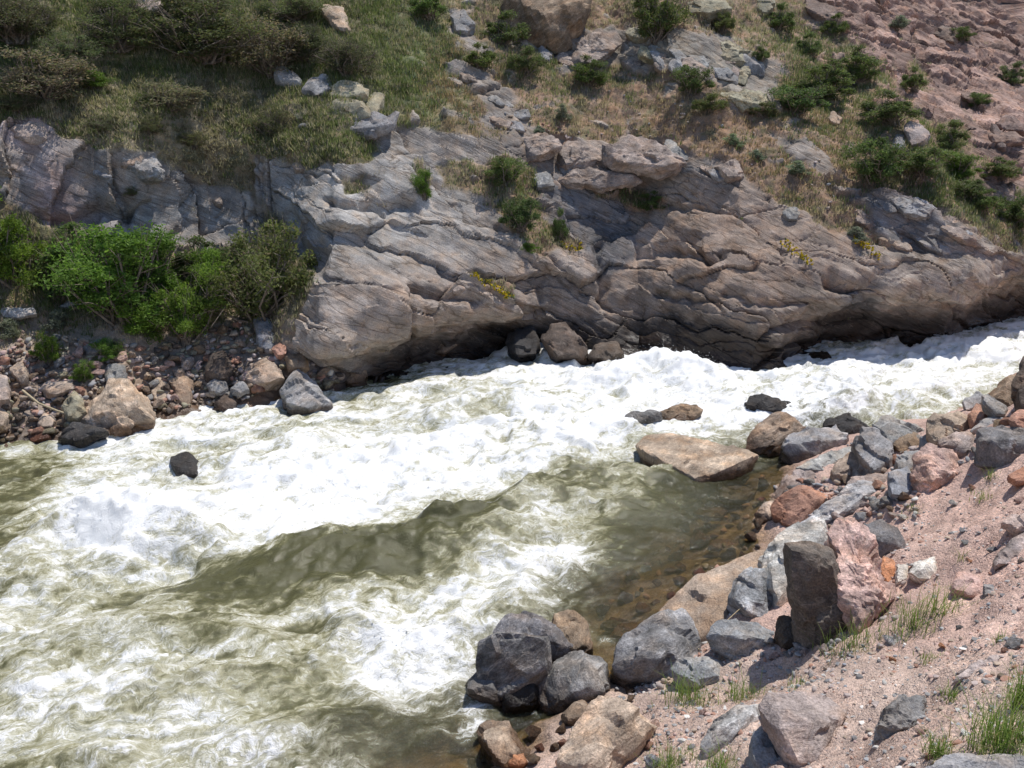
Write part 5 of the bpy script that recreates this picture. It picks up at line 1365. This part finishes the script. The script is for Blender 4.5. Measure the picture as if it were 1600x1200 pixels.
shrub('grey brown dead looking brush right of the dark wide bush', 425, 115, 130, 88, 'brush', TS, tint=1.3)
shrub('dark green bush above the olive grey boulder cluster', 540, 112, 95, 63, 'scrub', TS, tint=.72)
shrub('dark scrub in the top left corner', 30, 60, 140, 80, 'scrub', TS, tint=.72)
shrub('dusky brush below the top left corner', 70, 150, 150, 75, 'brush', TS, tint=1.3)
shrub('green scrub left of the dark wide bush', 180, 75, 130, 75, 'scrub', TS)
shrub('dark scrub at the top edge right of the pale boulder', 300, 25, 130, 50, 'scrub', TS)
shrub('small round leafy bush with white specks left of the ledge', 424, 214, 66, 51, 'scrub', TS)
shrub('low dry brush in the middle of the straw slope', 270, 165, 110, 42, 'brush', TS, tint=1.3)
shrub('small green clump on the straw slope', 235, 205, 46, 29, 'scrub', TS)
shrub('small shrub at the edge of the left cliff top', 300, 225, 50, 29, 'scrub', TS)
shrub('green scrub at the top edge in front of the pale tan boulder', 460, 30, 110, 50, 'scrub', TS)
shrub('green leafy scrub in the upper left grass', 110, 100, 110, 50, 'scrub', TS)
shrub('bright leafy clump below the upper left scrub', 150, 135, 70, 33, 'bright', TS, tint=.8)
shrub('low scrub at the top edge beside the pale left boulder', 190, 25, 110, 42, 'scrub', TS, tint=.72)
shrub('dark low bush between the wide bush and the boulder cluster', 480, 90, 90, 50, 'scrub', TS, tint=.72)
shrub('grass green clump on the straw above the left cliff', 160, 200, 60, 24, 'scrub', TS)
shrub('leafy clump at the far left above the cliff', 30, 170, 80, 29, 'scrub', TS)
shrub('tiny shrub growing on the left cliff face', 205, 300, 30, 14, 'scrub', TS)
MS = 'shrubs of the far slope top middle'
shrub('bright shrub at the top edge left of the grey boulder', 675, 28, 62, 48, 'mid', MS)
shrub('leafy shrub left of the huge top boulder', 785, 68, 72, 52, 'mid', MS)
shrub('dark rounded shrub below the huge top boulder', 820, 115, 54, 50, 'dark', MS)
shrub('low shrub left of the dark rounded shrub', 748, 102, 50, 36, 'mid', MS)
shrub('broad low shrub below the upper ledge', 922, 130, 66, 40, 'mid', MS)
shrub('dark juniper at the top edge right of the huge boulder', 1020, 62, 86, 92, 'dark', MS)
shrub('shrub against the upper ledge at its dark end', 1078, 145, 60, 50, 'mid', MS)
shrub('dark shrub at the lower end of the upper ledge', 1105, 172, 50, 36, 'dark', MS)
shrub('small shrub beside the dark juniper', 1130, 50, 36, 36, 'dark', MS)
shrub('small round shrub on the upper ledge', 1190, 92, 26, 26, 'dark', MS)
shrub('long green clump in the gully of the centre rocks', 662, 305, 36, 46, 'bright', MS, tint=.8)
shrub('tall green plant at the top of the centre gully', 790, 285, 66, 52, 'mid', MS)
shrub('green clump lower in the centre gully', 815, 352, 60, 56, 'mid', MS)
shrub('slim leafy plant on the dark rock right of the gully', 878, 372, 30, 50, 'mid', MS)
shrub('low clump at the foot of the centre gully', 825, 388, 34, 20, 'bright', MS, tint=.8)
shrub('grassy clump on the ledge above the dark rock', 1015, 326, 50, 26, 'mid', MS)
shrub('grey sage tuft above the centre ledges', 843, 204, 30, 16, 'sage', MS, 'sage_plant', 'plant')
shrub('sage tuft on the dry slope below the broad low shrub', 880, 185, 36, 30, 'sage', MS, 'sage_plant', 'plant')
RS = 'shrubs of the far slope right'
shrub('wide green shrub right of the upper ledge end', 1240, 175, 86, 48, 'mid', RS)
shrub('dark shrub below the upper ledge end', 1192, 182, 50, 30, 'dark', RS)
shrub('shrub high in the green band near the pink rocks', 1335, 130, 80, 50, 'mid', RS)
shrub('small shrub above the green band near the top', 1300, 52, 40, 34, 'mid', RS)
shrub('narrow shrub in the upper green band', 1262, 85, 40, 36, 'mid', RS)
shrub('dense green shrub left of the cream boulder', 1390, 188, 84, 50, 'mid', RS)
shrub('large green shrub low in the right gully', 1365, 282, 96, 78, 'mid', RS)
shrub('green shrub right of the large gully shrub', 1440, 270, 86, 50, 'mid', RS)
shrub('dark shrub right of the cream boulder', 1482, 228, 62, 44, 'dark', RS)
shrub('shrub standing in the pink rocks at right', 1428, 136, 40, 36, 'mid', RS)
shrub('bright shrub cut by the right edge', 1590, 355, 60, 62, 'mid', RS)
shrub('low shrub between pink rocks and right edge shrub', 1560, 278, 60, 30, 'mid', RS)
shrub('low shrub below the green gully at right', 1510, 305, 70, 34, 'mid', RS)
shrub('broad shrub at the bend of the right green band', 1290, 150, 90, 50, 'mid', RS)
shrub('green shrub at the head of the right green band', 1215, 45, 50, 40, 'mid', RS)
shrub('bright low shrub right of the green gully shrub', 1490, 275, 80, 40, 'bright', RS, tint=.75)
shrub('shrub beside the grey slab at the right edge', 1535, 330, 60, 40, 'mid', RS)
shrub('small shrub alone high in the red crags', 1500, 60, 40, 26, 'mid', RS)
shrub('low sage shrub in the red crags near the top edge', 1400, 45, 46, 24, 'sage', RS)
shrub('dark shrub in the red crags at the right edge', 1580, 130, 46, 34, 'dark', RS)
shrub('green shrub in the red crags above the dark shrub', 1530, 165, 40, 26, 'mid', RS)
shrub('grey sage clump on the dry slope at right', 1250, 268, 50, 26, 'sage', RS, 'sage_plant', 'plant')
shrub('sage clump above the yellow flowers at right', 1340, 372, 50, 26, 'sage', RS, 'sage_plant', 'plant')
shrub('sage clump in the middle of the dry slope', 1150, 225, 44, 24, 'sage', RS, 'sage_plant', 'plant')
shrub('small sage clump above the tan rock wall', 1185, 245, 36, 18, 'sage', RS, 'sage_plant', 'plant')

# ------------------------------------------------------------------ yellow flowers in the rock cracks
M_YEL = leaf_material('yellow_petal', .2)
def flowers(label, pts, n):
    loc0, _, _ = on_hill(*pts[0])
    V, Fc, Cc = [], [], []
    for k in range(n):
        t = random.random() * (len(pts) - 1); i = min(int(t), len(pts) - 2); f = t - i
        u = pts[i][0] + (pts[i + 1][0] - pts[i][0]) * f + random.gauss(0, 2.5); v = pts[i][1] + (pts[i + 1][1] - pts[i][1]) * f + random.gauss(0, 2.2)
        loc, nr, d = on_hill(u, v)
        c = loc + nr * random.uniform(.02, .07) + np.random.default_rng(k).normal(size=3) * .015
        for _ in range(3):
            a = np.random.default_rng(k * 7 + _).normal(size=(2, 3)); a /= np.linalg.norm(a, axis=1, keepdims=True)
            r = .028
            b = len(V)
            V += [c - a[0] * r, c + a[1] * r, c + a[0] * r, c - a[1] * r]; Fc.append([b, b + 1, b + 2, b + 3])
            Cc += [(.62, .46, .02) if random.random() < .75 else (.10, .14, .03)] * 4
    o = put('yellow_flowers', mesh_np('yellow_flowers', np.array(V) - loc0, np.array(Fc), dict(col=np.array(Cc)), smooth=False, mat=M_YEL), loc=loc0)
    tag(o, label, 'flowers', 'yellow flower patches', 'stuff')
flowers('yellow flowers in the crack of the centre rock wall', [(735, 428), (770, 446), (798, 464)], 90)
flowers('line of yellow flowers across the right tan rock wall', [(1224, 378), (1245, 396), (1268, 414)], 60)
flowers('yellow flowers at the crest of the right tan rock', [(1335, 374), (1355, 385), (1375, 406)], 60)
flowers('few yellow flowers above the middle gully rock', [(878, 382), (895, 388), (908, 384)], 30)

# ------------------------------------------------------------------ grass tufts of the near bank
def tuft(label, u, v, w, h, n, dry=.12):
    loc, d = on_bank(u, v)
    m = d / FPX; sx = w * m / 2 * 1.15; H = h * m * .78
    rr = np.random.default_rng(int(u * 3 + v))
    V, Fc, Cc = [], [], []
    for k in range(int(n * 1.7)):
        b = np.array([rr.normal() * sx * .42, rr.normal() * sx * .42, 0])
        gi = on_bank(u + b[0] / m, v - b[1] / m * .4)[0] if abs(b[0]) > .1 else loc
        b = np.array([b[0], b[1], float(gi[2] - loc[2]) * .6 - .02])
        az = rr.uniform(0, 6.283); ln = rr.uniform(.05, 1.0); L = H * rr.uniform(.45, 1.15); wd = rr.uniform(.0012, .0030)
        dirh = np.array([math.cos(az), math.sin(az), 0]); side = np.array([-math.sin(az), math.cos(az), 0])
        c = np.array([.21, .30, .075]) * rr.uniform(.7, 1.35) if rr.random() > dry else np.array([.45, .37, .22]) * rr.uniform(.7, 1.1)
        s0 = len(V)
        for t in (0, .35, .7, 1.0):
            pos = b + dirh * (L * ln * t * t) + np.array([0, 0, 1]) * L * (t - .25 * ln * t * t)
            ww = wd * (1 - t ** 2) + .0004
            V += [pos - side * ww, pos + side * ww]; Cc += [c * (.75 + .4 * t)] * 2
        for q in range(3): Fc.append([s0 + 2 * q, s0 + 2 * q + 1, s0 + 2 * q + 3, s0 + 2 * q + 2])
    o = put('grass_tuft', mesh_np('grass_tuft', np.array(V), np.array(Fc), dict(col=np.array(Cc)), mat=M_GRASS), loc=loc)
    tag(o, label, 'grass tuft', 'grass tufts on the near bank')
tuft('grass tuft at the foot of the dark standing slab', 1335, 1008, 80, 52, 90)
tuft('long grass tuft right of the standing slab', 1425, 975, 100, 62, 130)
tuft('tall grass stems below the smooth rose pink rock', 1465, 955, 70, 60, 60)
tuft('thin grass at the lower left edge of the standing slab', 1292, 998, 50, 36, 40)
tuft('grass tuft in front of the flat grey stone', 1072, 1092, 70, 58, 120)
tuft('grass tuft between flat grey stone and striped rock', 1152, 1090, 60, 46, 110)
tuft('thick grass at the bottom right edge', 1565, 1165, 120, 90, 260)
tuft('grass at the right edge above the thick bottom grass', 1600, 1100, 70, 90, 110)
tuft('grass tuft left of the thick bottom right grass', 1462, 1172, 45, 52, 90)
tuft('tiny weed above the long flat grey slab', 1560, 1002, 24, 30, 26)
tuft('small weed right of the stony streak', 1455, 1032, 44, 26, 50)
tuft('sparse sprig on the bare pink soil', 1500, 872, 24, 34, 14)
tuft('sparse tuft at the top of the pink soil', 1535, 778, 36, 26, 40)
tuft('small tuft below the big dark blue grey boulder', 1544, 745, 20, 30, 26)
tuft('grass at the bottom edge under the striped rock', 1120, 1200, 60, 40, 130)
tuft('grass at the bottom edge left of the striped rock', 1050, 1198, 70, 44, 130)
tuft('green patch above the banded gneiss slab', 1428, 792, 40, 14, 50)
tuft('weed on the gravel above the pinkish grey slab', 1245, 1072, 44, 24, 40)
tuft('thin weed on the gravel at the right edge', 1490, 1090, 40, 26, 70)

# ------------------------------------------------------------------ dead stalks and sticks
def stick(label, pix, r, where):
    pts = []
    for (u, v, up_) in pix:
        if where == 'bank': loc, d = on_bank(u, v)
        else: loc, _, d = on_hill(u, v)
        pts.append(at_depth(u, v, d - up_))
    v, f = tube(pts, np.linspace(r, r * .6, len(pts)), 6)
    o = put('dry_stick', mesh_np('dry_stick', v - pts[0], f, mat=M_STRAW), loc=pts[0])
    tag(o, label, 'stick', 'dry sticks')
M_STRAW, _nt, _bs = new_mat('dry_straw')
_tc = _nt.nodes.new('ShaderNodeTexCoord')
_nt.links.new(ramp(_nt, noise_n(_nt, _tc.outputs['Object'], 30, 3), [(0.3, (.34, .26, .15)), (0.7, (.52, .43, .28))]), _bs.inputs['Base Color']); _bs.inputs['Roughness'].default_value = .8
stick('pale dry stalk leaning across the banded boulder', [(1105, 1005, .25), (1130, 975, .35), (1190, 920, .5)], .007, 'bank')
stick('dry curved stalk on the mottled charcoal boulder', [(1092, 1015, .2), (1086, 990, .35), (1078, 972, .4)], .005, 'bank')
stick('grey driftwood branch on the left rubble', [(35, 610, .25), (60, 630, .25), (90, 642, .25), (122, 652, .25)], .022, 'hill')
stick('dry stalk standing in front of the olive bush', [(371, 490, .3), (378, 468, .35), (388, 442, .4)], .008, 'hill')
